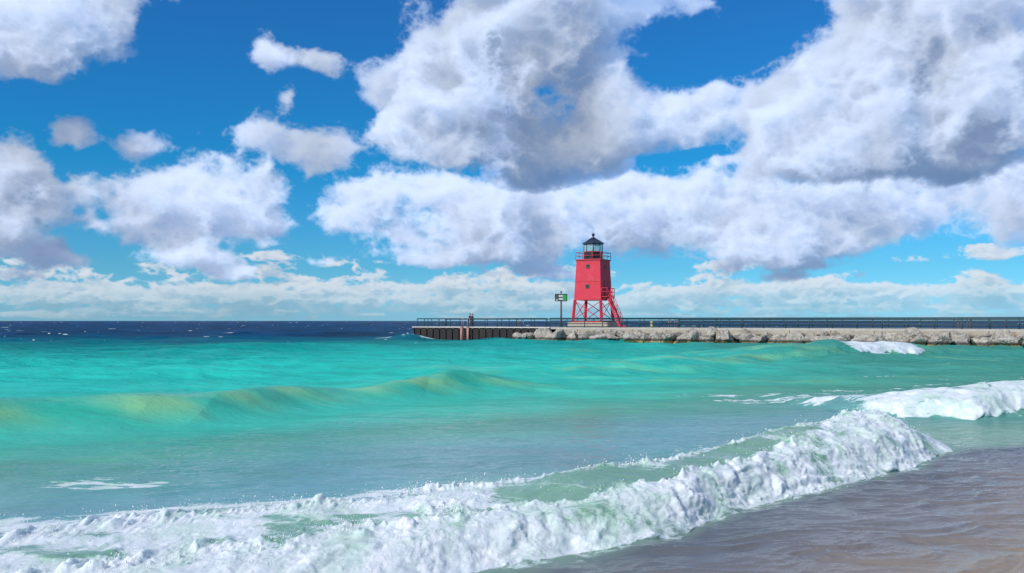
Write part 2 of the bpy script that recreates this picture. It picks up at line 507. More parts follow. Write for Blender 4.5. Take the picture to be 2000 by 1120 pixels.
def principled(name, base, rough=0.5, metal=0.0, var=0.15, scale=3.0, bump=0.0, bscale=30.0, spec=0.5, stains=None, stretch=(1, 1, 1)):
    m = bpy.data.materials.new(name)
    m.use_nodes = True
    t = NT(m.node_tree)
    b = m.node_tree.nodes['Principled BSDF']
    co = t.v('MULTIPLY', t.n('ShaderNodeTexCoord').outputs['Object'], stretch)
    f = t.noise(co, scale, 6.0, 0.6)
    dark = tuple(c * (1 - var) for c in base)
    light = tuple(min(1, c * (1 + var)) for c in base)
    c = t.mix(t.ln(f, 0.3, 0.7), dark, light)
    if stains:
        col, amt, sc = stains
        c = t.mix(t.m('MULTIPLY', t.ss(t.noise(co, sc, 5.0, 0.65), 0.5, 0.68), amt), c, col)
    t.put(b.inputs['Base Color'], c)
    t.put(b.inputs['Roughness'], t.ln(f, 0.2, 0.8, max(0.03, rough - 0.08), min(1, rough + 0.08)))
    b.inputs['Metallic'].default_value = metal
    b.inputs['Specular IOR Level'].default_value = spec
    if bump:
        bn = t.n('ShaderNodeBump')
        bn.inputs['Strength'].default_value = bump
        bn.inputs['Distance'].default_value = 0.02
        t.put(bn.inputs['Height'], t.noise(co, bscale, 5.0, 0.6))
        t.put(b.inputs['Normal'], bn.outputs[0])
    return m


# ================================================================ the lake
_tab = np.random.default_rng(11).random((256, 256)).astype(np.float32) * 2 * math.pi
_GX, _GY = np.cos(_tab), np.sin(_tab)


def gn(x, y, seed=0):
    """gradient noise, about -1..1"""
    x = x + seed * 37.17
    y = y + seed * 11.73
    i = np.floor(x).astype(np.int32)
    j = np.floor(y).astype(np.int32)
    fx, fy = (x - i).astype(np.float32), (y - j).astype(np.float32)
    u = fx * fx * fx * (fx * (fx * 6 - 15) + 10)
    v = fy * fy * fy * (fy * (fy * 6 - 15) + 10)
    i &= 255
    j &= 255
    i1, j1 = (i + 1) & 255, (j + 1) & 255
    a = _GX[j, i] * fx + _GY[j, i] * fy
    b = _GX[j, i1] * (fx - 1) + _GY[j, i1] * fy
    c = _GX[j1, i] * fx + _GY[j1, i] * (fy - 1)
    d = _GX[j1, i1] * (fx - 1) + _GY[j1, i1] * (fy - 1)
    return ((a * (1 - u) + b * u) * (1 - v) + (c * (1 - u) + d * u) * v) * 1.5


def fbm(x, y, n, seed=0, gain=0.5):
    o, a = 0.0, 1.0
    for k in range(n):
        o = o + a * gn(x * 2.03 ** k, y * 2.03 ** k, seed + k)
        a *= gain
    return o


def smooth(x, a, b):
    t = np.clip((x - a) / (b - a), 0, 1)
    return t * t * (3 - 2 * t)


def curve(pts):
    p = np.array(sorted(pts), float)
    return lambda x: np.interp(x, p[:, 0], p[:, 1]).astype(np.float32)


# plan of the surf (metres; the camera stands at 0,0): base and crest of the breaker rolling on to the beach
F1 = curve([(-30, -16), (-6, 3.6), (-3.5, 5.6), (-2.4, 6.5), (-1.2, 7.45), (-.2, 8.33), (.53, 8.72), (1.23, 9.2), (2.03, 9.87), (2.54, 10.5), (3.26, 11.2), (4.02, 11.85), (5.68, 13.3), (6.77, 14.2), (8.1, 15.9), (12, 17.5), (30, 27), (60, 40)])
C1 = curve([(-30, -8), (-6, 8.6), (-4, 9.6), (-2, 10.2), (0, 10.8), (.87, 11.1), (2.24, 11.9), (3.12, 12.87), (4.15, 13.8), (6.13, 15.7), (7.4, 17.0), (9, 18.3), (30, 30)])
B1 = curve([(-30, 6), (-6.4, 10.5), (-4.1, 11.2), (-2.9, 11.8), (-1.5, 12.1), (0, 11.7), (.9, 11.5), (2.2, 12.2), (4.2, 14.1), (7.4, 17.2), (9, 18.5), (30, 30.5)])
H1 = curve([(-30, .1), (-6, .22), (-3, .28), (-1, .38), (0, .45), (1, .52), (2.2, .58), (4, .62), (6.5, .70), (7.4, .62), (8.0, .35), (8.6, .06), (9.4, 0), (40, 0)])
F2 = curve([(7.5, 25), (8.8, 23.2), (9.8, 21.6), (11.5, 20.9), (13.9, 21.9), (22, 25), (40, 32)])
C2 = curve([(7.5, 25.6), (9, 24.7), (10.6, 25.0), (14.7, 28), (20, 32), (40, 44)])
H2 = curve([(-50, 0), (8.2, 0), (9.4, .34), (11, .62), (14, .80), (20, .85), (40, .7)])
F3 = curve([(18, 52), (24, 56), (27, 58), (30, 60), (34, 62)])
H3 = curve([(-50, 0), (15, 0), (20, .35), (24, .62), (28.5, .66), (31, .35), (33, 0), (60, 0)])
CA = curve([(-30, 12), (-16, 18.4), (-12, 20), (-10, 21.3), (-7.7, 22.7), (-6.4, 24.6), (-4.8, 26.6), (-2.8, 29.6), (-1, 30.5), (1, 31.5), (6, 33)])
HA = curve([(-30, .4), (-12, .52), (-9, .60), (-6, .56), (-4, .58), (-2.3, .66), (-.8, .48), (.8, .16), (2.5, 0), (50, 0)])
CB = curve([(-4, 36), (2, 38), (6, 42), (10, 46.5), (17, 55), (20, 57), (26, 61), (40, 68)])
HB = curve([(-8, 0), (-2, .18), (3, .26), (10, .40), (17, .42), (22, .4), (26, .2), (40, 0)])
PIER0, PIER1 = (-13.5, 116.0), (48.2, 79.6)


def build_water():
    r = [1.6, 2.0, 2.4, 2.8, 3.2]
    while r[-1] < 7.0:
        r.append(r[-1] + 0.035)
    while r[-1] < 19.0:
        r.append(r[-1] + 0.0195)
    while r[-1] < 3000.0:
        r.append(r[-1] + r[-1] ** 2 / 2112 * 0.235)
    r += [4000, 6500, 12000, 30000]
    r = np.array(r)
    dr = np.gradient(r)
    a_in = np.radians(np.linspace(-33.5, 33.5, 1230))
    k = np.radians(np.geomspace(0.1, 36, 45) + 33.5)
    a = np.concatenate([-k[::-1], a_in, k])
    RR, AA = np.meshgrid(r, a, indexing='ij')
    DR = np.repeat(dr[:, None], len(a), 1).astype(np.float32)
    X = (RR * np.sin(AA)).astype(np.float32)
    Y = (RR * np.cos(AA)).astype(np.float32)
    nr, na = X.shape

    def band(lam):                         # fades a wave the mesh is too coarse to carry
        return np.clip((lam / DR - 2.0) / 3.0, 0, 1)

    # ---- swell and chop
    Z = np.zeros_like(X)
    far = smooth(Y, 26, 45)
    deep = smooth(Y, 95, 150)
    wx, wy = gn(X / 17, Y / 21, 1) * 3.2, gn(X / 19, Y / 15, 2) * 3.0
    for lam, ang, amp, sd in ((13.0, 0.22, .34, 3), (9.0, -0.10, .20, 4), (19.0, 0.05, .26, 5)):
        ph = (Y - X * ang + wy * (lam / 9)) * (2 * math.pi / lam) + gn(X / 30, Y / 24, sd) * 2.5
        w = (np.sin(ph) * 0.5 + 0.5) ** 1.9 - 0.38
        env = np.clip(0.75 + gn(X / 16, Y / 12, sd + 20) * 1.1, 0.1, 1.7)
        Z += (amp * w * env) * far * band(lam) * (1 + 0.35 * deep)
    chop = np.abs(gn(X / 5.0 + wx * .2, Y / 2.3, 8))
    Z += (0.36 - chop) * (0.22 * far + 0.22 * deep) * band(4.5)
    Z += (0.36 - np.abs(gn(X / 2.2, Y / 1.1, 9))) * (0.022 + 0.05 * far + .03 * deep) * smooth(Y, 17, 30) * band(2.2)

    for lx, ly, amp, sd in ((3.4, 1.5, .11, 190), (1.7, .75, .055, 191), (.9, .4, .026, 192)):
        n = gn((X + .2 * Y) / lx + wx * .3, (Y - .12 * X) / ly, sd)
        Z += (.4 - np.abs(n)) * amp * smooth(Y, 20, 34) * band(ly * 1.3) * np.clip(1 + .8 * gn(X / 12, Y / 9, sd + 5), .2, 1.9)

    # ---- swell A (the sand-stained wave face on the left) and B
    def wave(crest, H, front, back, lumpy, sd):
        d = Y - crest(X) + gn(X / 3.2, Y / 6.0, sd) * lumpy
        Hx = H(X) * np.clip(1 + 0.45 * gn(X / 2.6, Y / 9.0, sd + 1), .35, 1.5)
        p = np.where(d < 0, np.exp(-(np.abs(d) / front) ** 1.8), np.exp(-(d / back) ** 1.5))
        return Hx * p - 0.10 * H(X) * np.exp(-((d + front * 2.1) / front) ** 2), d

    zA, dA = wave(CA, HA, 1.7, 3.6, 0.8, 31)
    zB, dB = wave(CB, HB, 3.0, 5.0, 1.4, 41)
    Z += zA + zB

    # ---- breakers: white water tumbling on the shoreward face
    def breaker(Fc, Cc, H, sd, back, ragged):
        e = gn(X / 1.3, Y / 1.3, sd) * 0.5 + gn(X / .5, Y / .5, sd + 1) * .15 + gn(X / .16, Y / .16, sd + 2) * .05
        f = Fc(X) + e * ragged
        c = Cc(X) + gn(X / 1.6, Y / 2.5, sd + 3) * 0.30 * ragged
        s = (Y - f) / np.maximum(c - f, 0.4)
        h = np.where(s < 0, 0, np.where(s < 1, 0.72 * smooth(s, 0.0, 0.42) + 0.28 * smooth(s, 0.25, 1.0), np.exp(-(np.maximum(Y - c, 0) / back) ** 1.35)))
        return s, H(X) * h

    s1, z1 = breaker(F1, C1, H1, 50, 1.15, 0.42)
    s2, z2 = breaker(F2, lambda x: F2(x) + 1.9, H2, 60, 2.6, 1.0)
    s3, z3 = breaker(F3, lambda x: F3(x) + 3.2, H3, 70, 3.0, 2.0)
    on1 = smooth(H1(X), 0.02, 0.22) * (Y > 2)
    lump = gn(X / 1.7, Y / 1.7, 75) * 0.16
    Z += z1 * (1 + lump * smooth(s1, 0, .5)) + z2 + z3

    # foam cover 0..1 (the lace itself is cut in the shader)
    left = smooth(-X, -0.8, 1.2)
    cutn = gn(X / .9, Y / .7, 80) * .17 + gn(X / .3, Y / .25, 81) * .08
    roll = smooth(X, 4.2, 6.0)
    tumble = np.clip(.82 + .40 * gn(X / .7, Y / .55, 86) + .16 * gn(X / .2, Y / .16, 87), .3, 1) * smooth(s1, -0.02, 0.04) * (1 - smooth(s1 + cutn, 0.50 + .5 * roll, 0.66 + .5 * roll))
    rim = np.exp(-((s1 - 0.99) / 0.13) ** 2) * smooth(s1, 0, .4)
    fB = (Y - B1(X)) + gn(X / 1.3, Y / .7, 82) * .38
    patch = smooth(s1, 0.0, 0.1) * (1 - smooth(fB, -0.35, 0.25)) * (0.42 + .26 * left + 0.5 * gn(X / 1.3, Y / .55, 83) + 0.30 * gn(X / .45, Y / .22, 84))
    foam1 = np.maximum(np.maximum(tumble, 0.72 * rim * (0.8 + .5 * cutn * 4)), patch * (0.65 + .5 * left)) * on1
    toe = .52 * smooth(s1, -.13, -.02) * (1 - smooth(s1, 0, .08)) * smooth(gn(X / .5, Y / .4, 89), -.3, .3)
    foam1 = np.maximum(foam1, toe * on1)
    foam2 = smooth(s2 + cutn * .6, .04, .14) * (1 - smooth(s2 + cutn * 3 - smooth(X, 11, 17) * 1.5, 2.4, 4.6)) * np.clip(.84 + .30 * gn(X / 1.6, Y / .8, 85) + .26 * gn(X / .45, Y / .3, 83) - smooth(s2, .8, 1.5) * (.28 - .8 * gn(X / 2.2, Y / .8, 86) - .4 * gn(X / .5, Y / .25, 88)), 0, 1) * smooth(H2(X), .16, .5)
    foam3 = smooth(s3, 0.05, .2) * (1 - smooth(s3, .95, 1.25)) * smooth(H3(X), .42, .6)
    foam = np.maximum(np.maximum(foam1, foam2), foam3)

    def blot(cx, cy, rx, ry, w, sx=1.2, sy=.3):
        d = ((X - cx) / rx) ** 2 + ((Y - cy) / ry) ** 2
        q = int(cx * 7 + cy) % 50
        return np.exp(-d) * w * np.clip(0.50 + .85 * gn(X / sx, Y / sy, q) + .55 * gn(X / (sx * .3), Y / (sy * .35), q + 1), 0, 1.15)
    for b in ((-6.3, 12.9, 1.3, .5, 1.15), (8.2, 26.0, 2.2, .8, 1.25), (9.4, 24.6, 1.6, .9, 1.3), (7.0, 27.8, 2.0, .5, 1.1), (11.5, 25.6, 2.4, 1.1, 1.2), (14.5, 28, 3, 1.2, 1.1), (9.4, 28.2, 2.8, .35, .55), (11.8, 29.6, 1.7, .8, .7),
              (16.5, 37, 2.2, .5, .8), (23, 45, 3.0, .8, .8), (20, 48.5, 3, .5, .5), (12, 33.5, .9, .25, .5), (10.8, 18.3, .9, .2, .62), (12.6, 19.0, 1.0, .28, .75), (9.2, 17.7, .8, .2, .55),
              (26, 51, 3.5, .6, .5), (15, 41, 2, .3, .45)):
        foam = np.maximum(foam, blot(*b))
    # slop and suds along the pier and the boulders
    dx, dy = PIER1[0] - PIER0[0], PIER1[1] - PIER0[1]
    L = math.hypot(dx, dy)
    tx, ty = dx / L, dy / L
    al_ = (X - PIER0[0]) * tx + (Y - PIER0[1]) * ty
    pd = -((X - PIER0[0]) * -ty + (Y - PIER0[1]) * tx)           # >0 on the beach side of the pier
    near = np.exp(-((pd - 2.2) / 1.6) ** 2) * (al_ > -2)
    Z += near * (0.10 + 0.30 * gn(X / 4.5, Y / 6.0, 87)) * band(3.0)
    tip = np.exp(-((pd - 2.4) / 1.9) ** 2)
    hump = .72 * np.exp(-((al_ - 1.2) / 2.6) ** 2) + .38 * np.exp(-((al_ - 14.5) / 2.6) ** 2) - .12 * np.exp(-((al_ - 8.5) / 2.5) ** 2)
    Z += tip * hump
    foam = np.maximum(foam, tip * (al_ > -3) * (al_ < 9) * np.clip(gn(X / 1.6, Y / 1.4, 188) * 2.2 + .25, 0, .95) * smooth(pd, 3.4, 2.4))
    foam = np.maximum(foam, near * np.clip(gn(X / 2.6, Y / 1.6, 88) * 1.7 - .15, 0, .8))
    # whitecaps far out, on the highest crests
    cap = smooth(chop * -1 + .36 + .25 * gn(X / 22, Y / 14, 90), .33, .46) * smooth(gn(X / 9, Y / 7, 91), .05, .4)
    foam = np.maximum(foam, cap * smooth(Y, 70, 110) * .9)

    # ---- the turbulence of the white water itself, and small waves everywhere
    fm = np.clip(foam, 0, 1)
    fk = smooth(fm, 0.15, 0.85)
    big = np.clip(H1(X) / .5, .35, 1.2) * (s1 > -.1) * (s1 < 1.4)
    big = np.maximum(big, (1.15 * (s2 > 0) * (1 - smooth(s2, .8, 1.6))).astype(np.float32))
    big = np.maximum(big, (1.8 * (s3 > 0) * (s3 < 1.3)).astype(np.float32))
    big = np.maximum(big, 0.12)
    X2, Y2, Zf = X.copy(), Y.copy(), Z.copy()
    face = np.maximum(smooth(s1, -.05, .1) * (1 - smooth(s1, .8, 1.0)), smooth(s2, -.05, .1) * (1 - smooth(s2, .8, 1.0)))
    for lam, amp, sd in ((1.0, .10, 100), (.46, .045, 101), (.21, .025, 102), (.10, .019, 103), (.05, .014, 104), (.026, .010, 105)):
        px, py = (X - .7 * Zf) / lam, (Y + 1.0 * Zf) / lam
        qx, qy = gn(px * .7, py * .7, sd + 10), gn(px * .7, py * .7, sd + 20)
        n = gn(px + qx * 1.5, py + qy * 1.5, sd)
        n = (.55 * np.abs(n) + .45 * (n * .5 + .25)) * (1 if lam > .3 else np.clip(1 + 1.1 * gn(X / .5, Y / .5, sd + 70), .25, 2.2))
        b = band(lam * 1.3) * fk * big
        Z += (n - 0.16) * amp * 1.0 * b
        X2 += qx * amp * 0.5 * b + (n - .16) * amp * .55 * b * face
        Y2 += qy * amp * 0.5 * b - (n - .16) * amp * .70 * b * face
    # the torn top edge
    edge = np.exp(-((s1 - 0.97) / .07) ** 2) * on1 * fk
    Z += edge * (np.maximum(gn(X / .16, Y / .5, 170), 0) ** 1.5 * .14 + np.maximum(gn(X / .05, Y / .2, 171), 0) ** 1.5 * .07)
    inner = np.exp(-((s1 + cutn - 0.58) / .08) ** 2) * on1 * fk * (1 - roll)
    Z += inner * (np.maximum(gn(X / .20, Y / .3, 172), 0) ** 1.3 * .16 + np.maximum(gn(X / .06, Y / .1, 173), 0) ** 1.3 * .06)
    calm = 1 - fk
    sh = smooth(Y, 40, 15)
    swash = (1 - smooth(s1, -0.2, 0.1)) * (Y < 40)
    wxa, wya = gn(X / 1.4, Y / 1.0, 120) * .35, gn(X / 1.1, Y / .9, 121) * .22
    for lx, ly, amp, sd in ((3.0, .9, .046, 110), (1.3, .38, .030, 111), (.62, .18, .0165, 112), (.28, .085, .0066, 113), (.14, .045, .0026, 114)):
        n = gn((X + wxa + .25 * Y) / lx, (Y + wya - .22 * X) / ly, sd)
        Z += (0.5 - np.abs(n)) * amp * calm * band(ly * 1.2) * (0.80 + 0.55 * swash) * np.clip(1 + .7 * gn(X / 2.4, Y / 1.9, sd + 9), .25, 1.8)

    # ---- what the water looks like from above: depth, sand in suspension, sky reflection put into the shallows
    off0 = Y - F1(X)
    off = off0 + (gn(X / 6, Y / 3, 130) * 1.6 + gn(X / 1.8, Y / .8, 131) * .5) * smooth(np.abs(off0), .3, 4) + gn(X / 30, Y / 16, 133) * 14 * smooth(Y, 80, 130) + gn(X / 9, Y / 14, 134) * 7 * smooth(Y, 80, 130)           # distance off the beach
    off2 = Y + gn(X / 14, Y / 9, 132) * 5

    def L3(*c):
        return np.array(c, np.float32)
    stops = [(-7, L3(.35, .27, .185)), (-4.2, L3(.27, .215, .16)), (-2.2, L3(.175, .160, .155)), (-.3, L3(.115, .13, .14)), (.4, L3(.20, .36, .26)), (2.6, L3(.17, .34, .25)), (4.2, L3(.115, .30, .28)), (7, L3(.135, .31, .33)),  # bluish stops nearest the foam stand in for reflected sky
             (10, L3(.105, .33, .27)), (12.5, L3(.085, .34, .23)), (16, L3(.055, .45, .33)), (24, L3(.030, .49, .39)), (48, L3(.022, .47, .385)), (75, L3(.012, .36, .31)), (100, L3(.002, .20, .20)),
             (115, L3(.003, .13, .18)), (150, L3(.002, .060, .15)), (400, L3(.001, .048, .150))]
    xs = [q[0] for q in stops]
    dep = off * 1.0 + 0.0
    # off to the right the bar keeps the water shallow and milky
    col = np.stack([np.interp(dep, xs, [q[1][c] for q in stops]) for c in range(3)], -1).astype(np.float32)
    milky = smooth(X - (Y - 60) * .10, 4, 24) * smooth(Y, 16, 24) * (1 - smooth(Y, 85, 110))
    col = col * (1 - milky[..., None] * .75) + L3(.060, .235, .185) * (milky[..., None] * .75)
    sandy = np.clip(zA / .4, 0, 1) * smooth(gn(X / 3.0 + .5, Y / 1.6, 140) + .15 * gn(X / .9, Y / .5, 141), -.45, .35) * smooth(dA, .3, -.5)
    sandy = np.maximum(sandy, .75 * np.clip(zB / .35, 0, 1) * smooth(gn(X / 3.5, Y / 1.6, 142) + .3 * gn(X / 1.2, Y / .7, 143), .0, .42))
    sandy = np.maximum(sandy, .45 * smooth(gn(X / 5.5, Y / 1.5, 144), .22, .55) * smooth(Y, 30, 36) * (1 - smooth(Y, 60, 80)) * smooth(X, -2, 8))
    col = col * (1 - sandy[..., None] * .8) + L3(.22, .48, .22) * (sandy[..., None] * .8)
    tealA = np.clip(zA / .35, 0, 1) * (1 - sandy) * .6
    col = col * (1 - tealA[..., None]) + L3(.02, .34, .22) * tealA[..., None]
    mott = 1 + .16 * gn(X / 7, Y / 2.4, 150) + .09 * gn(X / 2.2, Y / .8, 151)
    col = np.clip(col * mott[..., None], 0, 1)
    streak = smooth(gn(X / 14 + .2, Y / 9, 160) + .6 * gn(X / 5, Y / 4, 161), -.5, .6)
    col = col * (1 - smooth(Y, 100, 150) * .55 * streak)[..., None]

    me = bpy.data.meshes.new('water')
    nvt = nr * na
    me.vertices.add(nvt)
    me.vertices.foreach_set('co', np.stack([X2, Y2, Z], -1).astype(np.float32).ravel())
    idx = np.arange(nvt, dtype=np.int32).reshape(nr, na)
    q = np.stack([idx[:-1, :-1], idx[:-1, 1:], idx[1:, 1:], idx[1:, :-1]], -1).reshape(-1)
    nq = len(q) // 4
    me.loops.add(len(q))
    me.loops.foreach_set('vertex_index', q)
    me.polygons.add(nq)
    me.polygons.foreach_set('loop_start', np.arange(0, nq * 4, 4, dtype=np.int32))
    me.polygons.foreach_set('use_smooth', np.ones(nq, bool))
    me.update(calc_edges=True)
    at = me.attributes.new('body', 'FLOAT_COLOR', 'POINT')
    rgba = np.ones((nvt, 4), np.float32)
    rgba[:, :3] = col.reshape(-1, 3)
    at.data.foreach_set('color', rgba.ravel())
    at = me.attributes.new('foam', 'FLOAT', 'POINT')
    at.data.foreach_set('value', fm.astype(np.float32).ravel())
    at = me.attributes.new('plan', 'FLOAT_VECTOR', 'POINT')
    at.data.foreach_set('vector', np.stack([X, Y, Z], -1).astype(np.float32).ravel())
    print('water verts', nvt, 'z range', Z.min(), Z.max())
    pick = dict(X=X2, Y=Y2, Z=Z, f=foam1, s=s1, f2=foam2, foam=fm)
    return me, pick


def water_material():
    m = bpy.data.materials.new('lake water')
    m.use_nodes = True
    m.node_tree.nodes.clear()
    t = NT(m.node_tree)
    body = t.n('ShaderNodeAttribute', attribute_name='body').outputs['Color']
    foam = t.n('ShaderNodeAttribute', attribute_name='foam').outputs['Fac']
    plan = t.n('ShaderNodeAttribute', attribute_name='plan').outputs['Vector']
    # foam lace
    st = t.v('MULTIPLY', plan, (1.0, 1.7, 1.4))
    wv = t.noise(st, 2.2, 3.0, 0.6, out='Color')
    stw = t.v('ADD', st, t.scale(t.v('SUBTRACT', wv, (.5, .5, .5)), 0.55))
    n1 = t.noise(stw, 3.2, 9.0, 0.68)
    cell = t.voro(stw, 5.5, 'DISTANCE_TO_EDGE', 2.0, 0.6)
    lace = t.m('SUBTRACT', n1, t.m('MULTIPLY', t.m('MINIMUM', cell, 0.22), 0.9))
    thr = t.m('SUBTRACT', 0.84, t.m('MULTIPLY', foam, 0.82))
    mask = t.ss(t.m('SUBTRACT', lace, thr), -0.06, 0.13)
    mask = t.m('MULTIPLY', mask, t.ss(foam, 0.03, 0.2))
    fine = t.noise(plan, 26.0, 4.0, 0.65)
    thickf = t.ss(t.m('ADD', foam, t.m('MULTIPLY', t.m('SUBTRACT', fine, .5), .7)), 0.35, 0.95)
    # water and air mixed: whiter where the foam is thick, glassy green or blue grey where it is thin
    rotv = t.n('ShaderNodeMapping')
    rotv.inputs['Rotation'].default_value = (0, 0, R(-41))
    rotv.inputs['Scale'].default_value = (1.0, 0.40, 0.6)
    t.put(rotv.inputs['Vector'], plan)
    along = rotv.outputs[0]
    pat = t.ss(t.noise(along, 1.7, 5.0, 0.62, dist=.6), 0.36, 0.60)
    pat2 = t.ss(t.noise(along, 7.0, 6.0, 0.70, dist=.8), 0.36, 0.64)
    thin = t.mix(pat, (0.40, 0.60, 0.48), (0.56, 0.66, 0.67))
    mid = t.mix(pat2, (0.64, 0.71, 0.73), (0.86, 0.88, 0.885))
    fcol = t.mix(t.m('MULTIPLY', thickf, t.m('ADD', .55, t.m('MULTIPLY', pat, .45))), thin, mid)
    # ripples too small for the mesh
    rp = t.v('MULTIPLY', plan, (1.0, 2.4, 0.0))
    r1 = t.noise(rp, 5.0, 5.0, 0.62)
    rf = t.v('MULTIPLY', plan, (0.30, 0.85, 0.0))
    r2 = t.noise(rf, 1.0, 6.0, 0.65)
    b1 = t.n('ShaderNodeBump')
    t.put(b1.inputs['Strength'], t.ss(t.v('LENGTH', t.v('MULTIPLY', plan, (1, 1, 0))), 9.0, 24.0, 0.22, 0.6))
    b1.inputs['Distance'].default_value = 0.05
    t.put(b1.inputs['Height'], r1)
    b2 = t.n('ShaderNodeBump')
    dist = t.v('LENGTH', t.v('MULTIPLY', plan, (1, 1, 0)))
    t.put(b2.inputs['Strength'], t.ss(dist, 14.0, 70.0, 0.10, 1.0))
    b2.inputs['Distance'].default_value = 0.6
    t.put(b2.inputs['Height'], r2)
    t.put(b2.inputs['Normal'], b1.outputs[0])
    nrm = b2.outputs[0]
    dif = t.n('ShaderNodeBsdfDiffuse')
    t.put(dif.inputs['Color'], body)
    gl = t.n('ShaderNodeBsdfGlossy')
    t.put(gl.inputs['Roughness'], t.ss(t.v('LENGTH', t.v('MULTIPLY', plan, (1, 1, 0))), 10.0, 40.0, 0.05, 0.13))
    gl.inputs['Color'].default_value = (1, 1, 1, 1)
    t.put(gl.inputs['Normal'], nrm)
    t.put(dif.inputs['Normal'], nrm)
    fr = t.n('ShaderNodeFresnel')
    fr.inputs['IOR'].default_value = 1.33
    t.put(fr.inputs['Normal'], nrm)
    k = t.m('MULTIPLY', fr.outputs[0], t.ss(dist, 12.0, 34.0, WATER_GLOSS[0], WATER_GLOSS[1]))
    wat = t.n('ShaderNodeMixShader')
    t.put(wat.inputs[0], k)
    t.t.links.new(dif.outputs[0], wat.inputs[1])
    t.t.links.new(gl.outputs[0], wat.inputs[2])
    fo = t.n('ShaderNodeBsdfPrincipled')
    t.put(fo.inputs['Base Color'], fcol)
    fo.inputs['Subsurface Weight'].default_value = 1.0
    fo.inputs['Subsurface Radius'].default_value = (1.0, 1.05, 1.0)
    fo.inputs['Subsurface Scale'].default_value = 0.08
    fo.inputs['Roughness'].default_value = 0.42
    fo.inputs['Specular IOR Level'].default_value = 0.35
    bf = t.n('ShaderNodeBump')
    bf.inputs['Strength'].default_value = 0.55
    bf.inputs['Distance'].default_value = 0.03
    t.put(bf.inputs['Height'], t.noise(t.v('ADD', along, t.scale(plan, .6)), 19.0, 8.0, 0.78, dist=0.8))
    t.put(fo.inputs['Normal'], bf.outputs[0])
    mx = t.n('ShaderNodeMixShader')
    t.put(mx.inputs[0], mask)
    t.t.links.new(wat.outputs[0], mx.inputs[1])
    t.t.links.new(fo.outputs[0], mx.inputs[2])
    out = t.n('ShaderNodeOutputMaterial')
    t.t.links.new(mx.outputs[0], out.inputs[0])
    return m


WATER_GLOSS = (1.0, 0.20)
water_me, surf = build_water()
water_me.materials.append(water_material())
water = link(bpy.data.objects.new('water', water_me))
tag(water, kind='structure')


# ---------------------------------------------------------------- drops thrown up along the torn crest
def build_spray():
    X_, Y_, Z_, f, s = surf['X'], surf['Y'], surf['Z'], surf['f'], surf['s']
    rg_ = np.random.default_rng(8)
    w = f * (np.exp(-((s - .98) / .07) ** 2) + .5 * np.exp(-((s - .60) / .12) ** 2) + .10 * (s > 0) + .22 * np.exp(-((s + .02) / .05) ** 2))
    w = w * (Y_ < 19) * (np.abs(X_) < 9.5) * np.clip(gn(X_ / .5, Y_ / .5, 201) * 1.6 + .15 + .8 * gn(X_ / .15, Y_ / .15, 202), 0, 2) ** 1.5
    w2 = surf['f2'] * (Y_ < 32) * (X_ < 22) * .05
    w = (w + w2).ravel().astype(np.float64)
    w /= w.sum()
    k = rg_.choice(len(w), 11000, p=w)
    P = np.stack([X_.ravel()[k], Y_.ravel()[k], Z_.ravel()[k]], -1).astype(np.float64)
    up = rg_.exponential(.028, len(k))
    P += rg_.normal(size=P.shape) * .03
    P[:, 2] += up
    P[:, 0] += up * .25
    P[:, 1] -= up * .3
    size = np.clip(rg_.lognormal(-6.0, .6, len(k)), .0012, .009)
    base = np.array([(1, 0, 0), (-1, 0, 0), (0, 1, 0), (0, -1, 0), (0, 0, 1), (0, 0, -1)], float)
    tri = np.array([(0, 2, 4), (2, 1, 4), (1, 3, 4), (3, 0, 4), (2, 0, 5), (1, 2, 5), (3, 1, 5), (0, 3, 5)])
    st = 1 + rg_.uniform(0, 2.0, (len(k), 1))
    V = base[None] * size[:, None, None]
    V[:, :, 2] *= st
    V[:, :, 0] += V[:, :, 2] * rg_.normal(size=(len(k), 1)) * .5
    V = (V + P[:, None]).reshape(-1, 3)
    Fc = (tri[None] + (np.arange(len(k)) * 6)[:, None, None]).reshape(-1, 3)
    me = bpy.data.meshes.new('spray')
    me.from_pydata(V.tolist(), [], Fc.tolist())
    me.polygons.foreach_set('use_smooth', [True] * len(me.polygons))
    m = bpy.data.materials.new('water drops')
    m.use_nodes = True
    b = m.node_tree.nodes['Principled BSDF']
    b.inputs['Base Color'].default_value = (.84, .86, .87, 1)
    b.inputs['Roughness'].default_value = .4
    me.materials.append(m)
    o = link(bpy.data.objects.new('spray', me))
    tag(o, 'white drops of spray flying off the crest of the foreground breaker', 'spray', kind='stuff')


build_spray()

# ================================================================ shore and lake bed (mostly under the water)
M_sand = principled('sand', (.30, .25, .19), 0.9, var=.12, scale=2.0, bump=.4, bscale=60)


def build_sand():
    xs = np.concatenate([np.linspace(-400, -30, 12), np.linspace(-28, 28, 60), np.linspace(30, 400, 12)])
    ys = np.concatenate([np.linspace(-300, -12, 10), np.linspace(-11, 24, 50), np.linspace(30, 400, 10)])
    XX, YY = np.meshgrid(xs, ys)
    sh = YY - F1(XX.astype(np.float32))
    Z = np.where(sh > -6.5, np.clip(-.14 - (sh + 6.5) * .05, -6.0, 0), np.clip(-.14 - (sh + 6.5) * .24, 0, 1.5) - .14 * (sh > -7.1)) + .03 * gn(XX.astype(np.float32) / 2, YY.astype(np.float32) / 2, 5)
    vs = np.stack([XX, YY, Z], -1).reshape(-1, 3).tolist()
    n, k = XX.shape
    fs = [(j * k + i, j * k + i + 1, (j + 1) * k + i + 1, (j + 1) * k + i) for j in range(n - 1) for i in range(k - 1)]
    m = MB()
    m.add(vs, fs, True)
    return tag(m.build('sand_beach', M_sand), kind='structure')


build_sand()

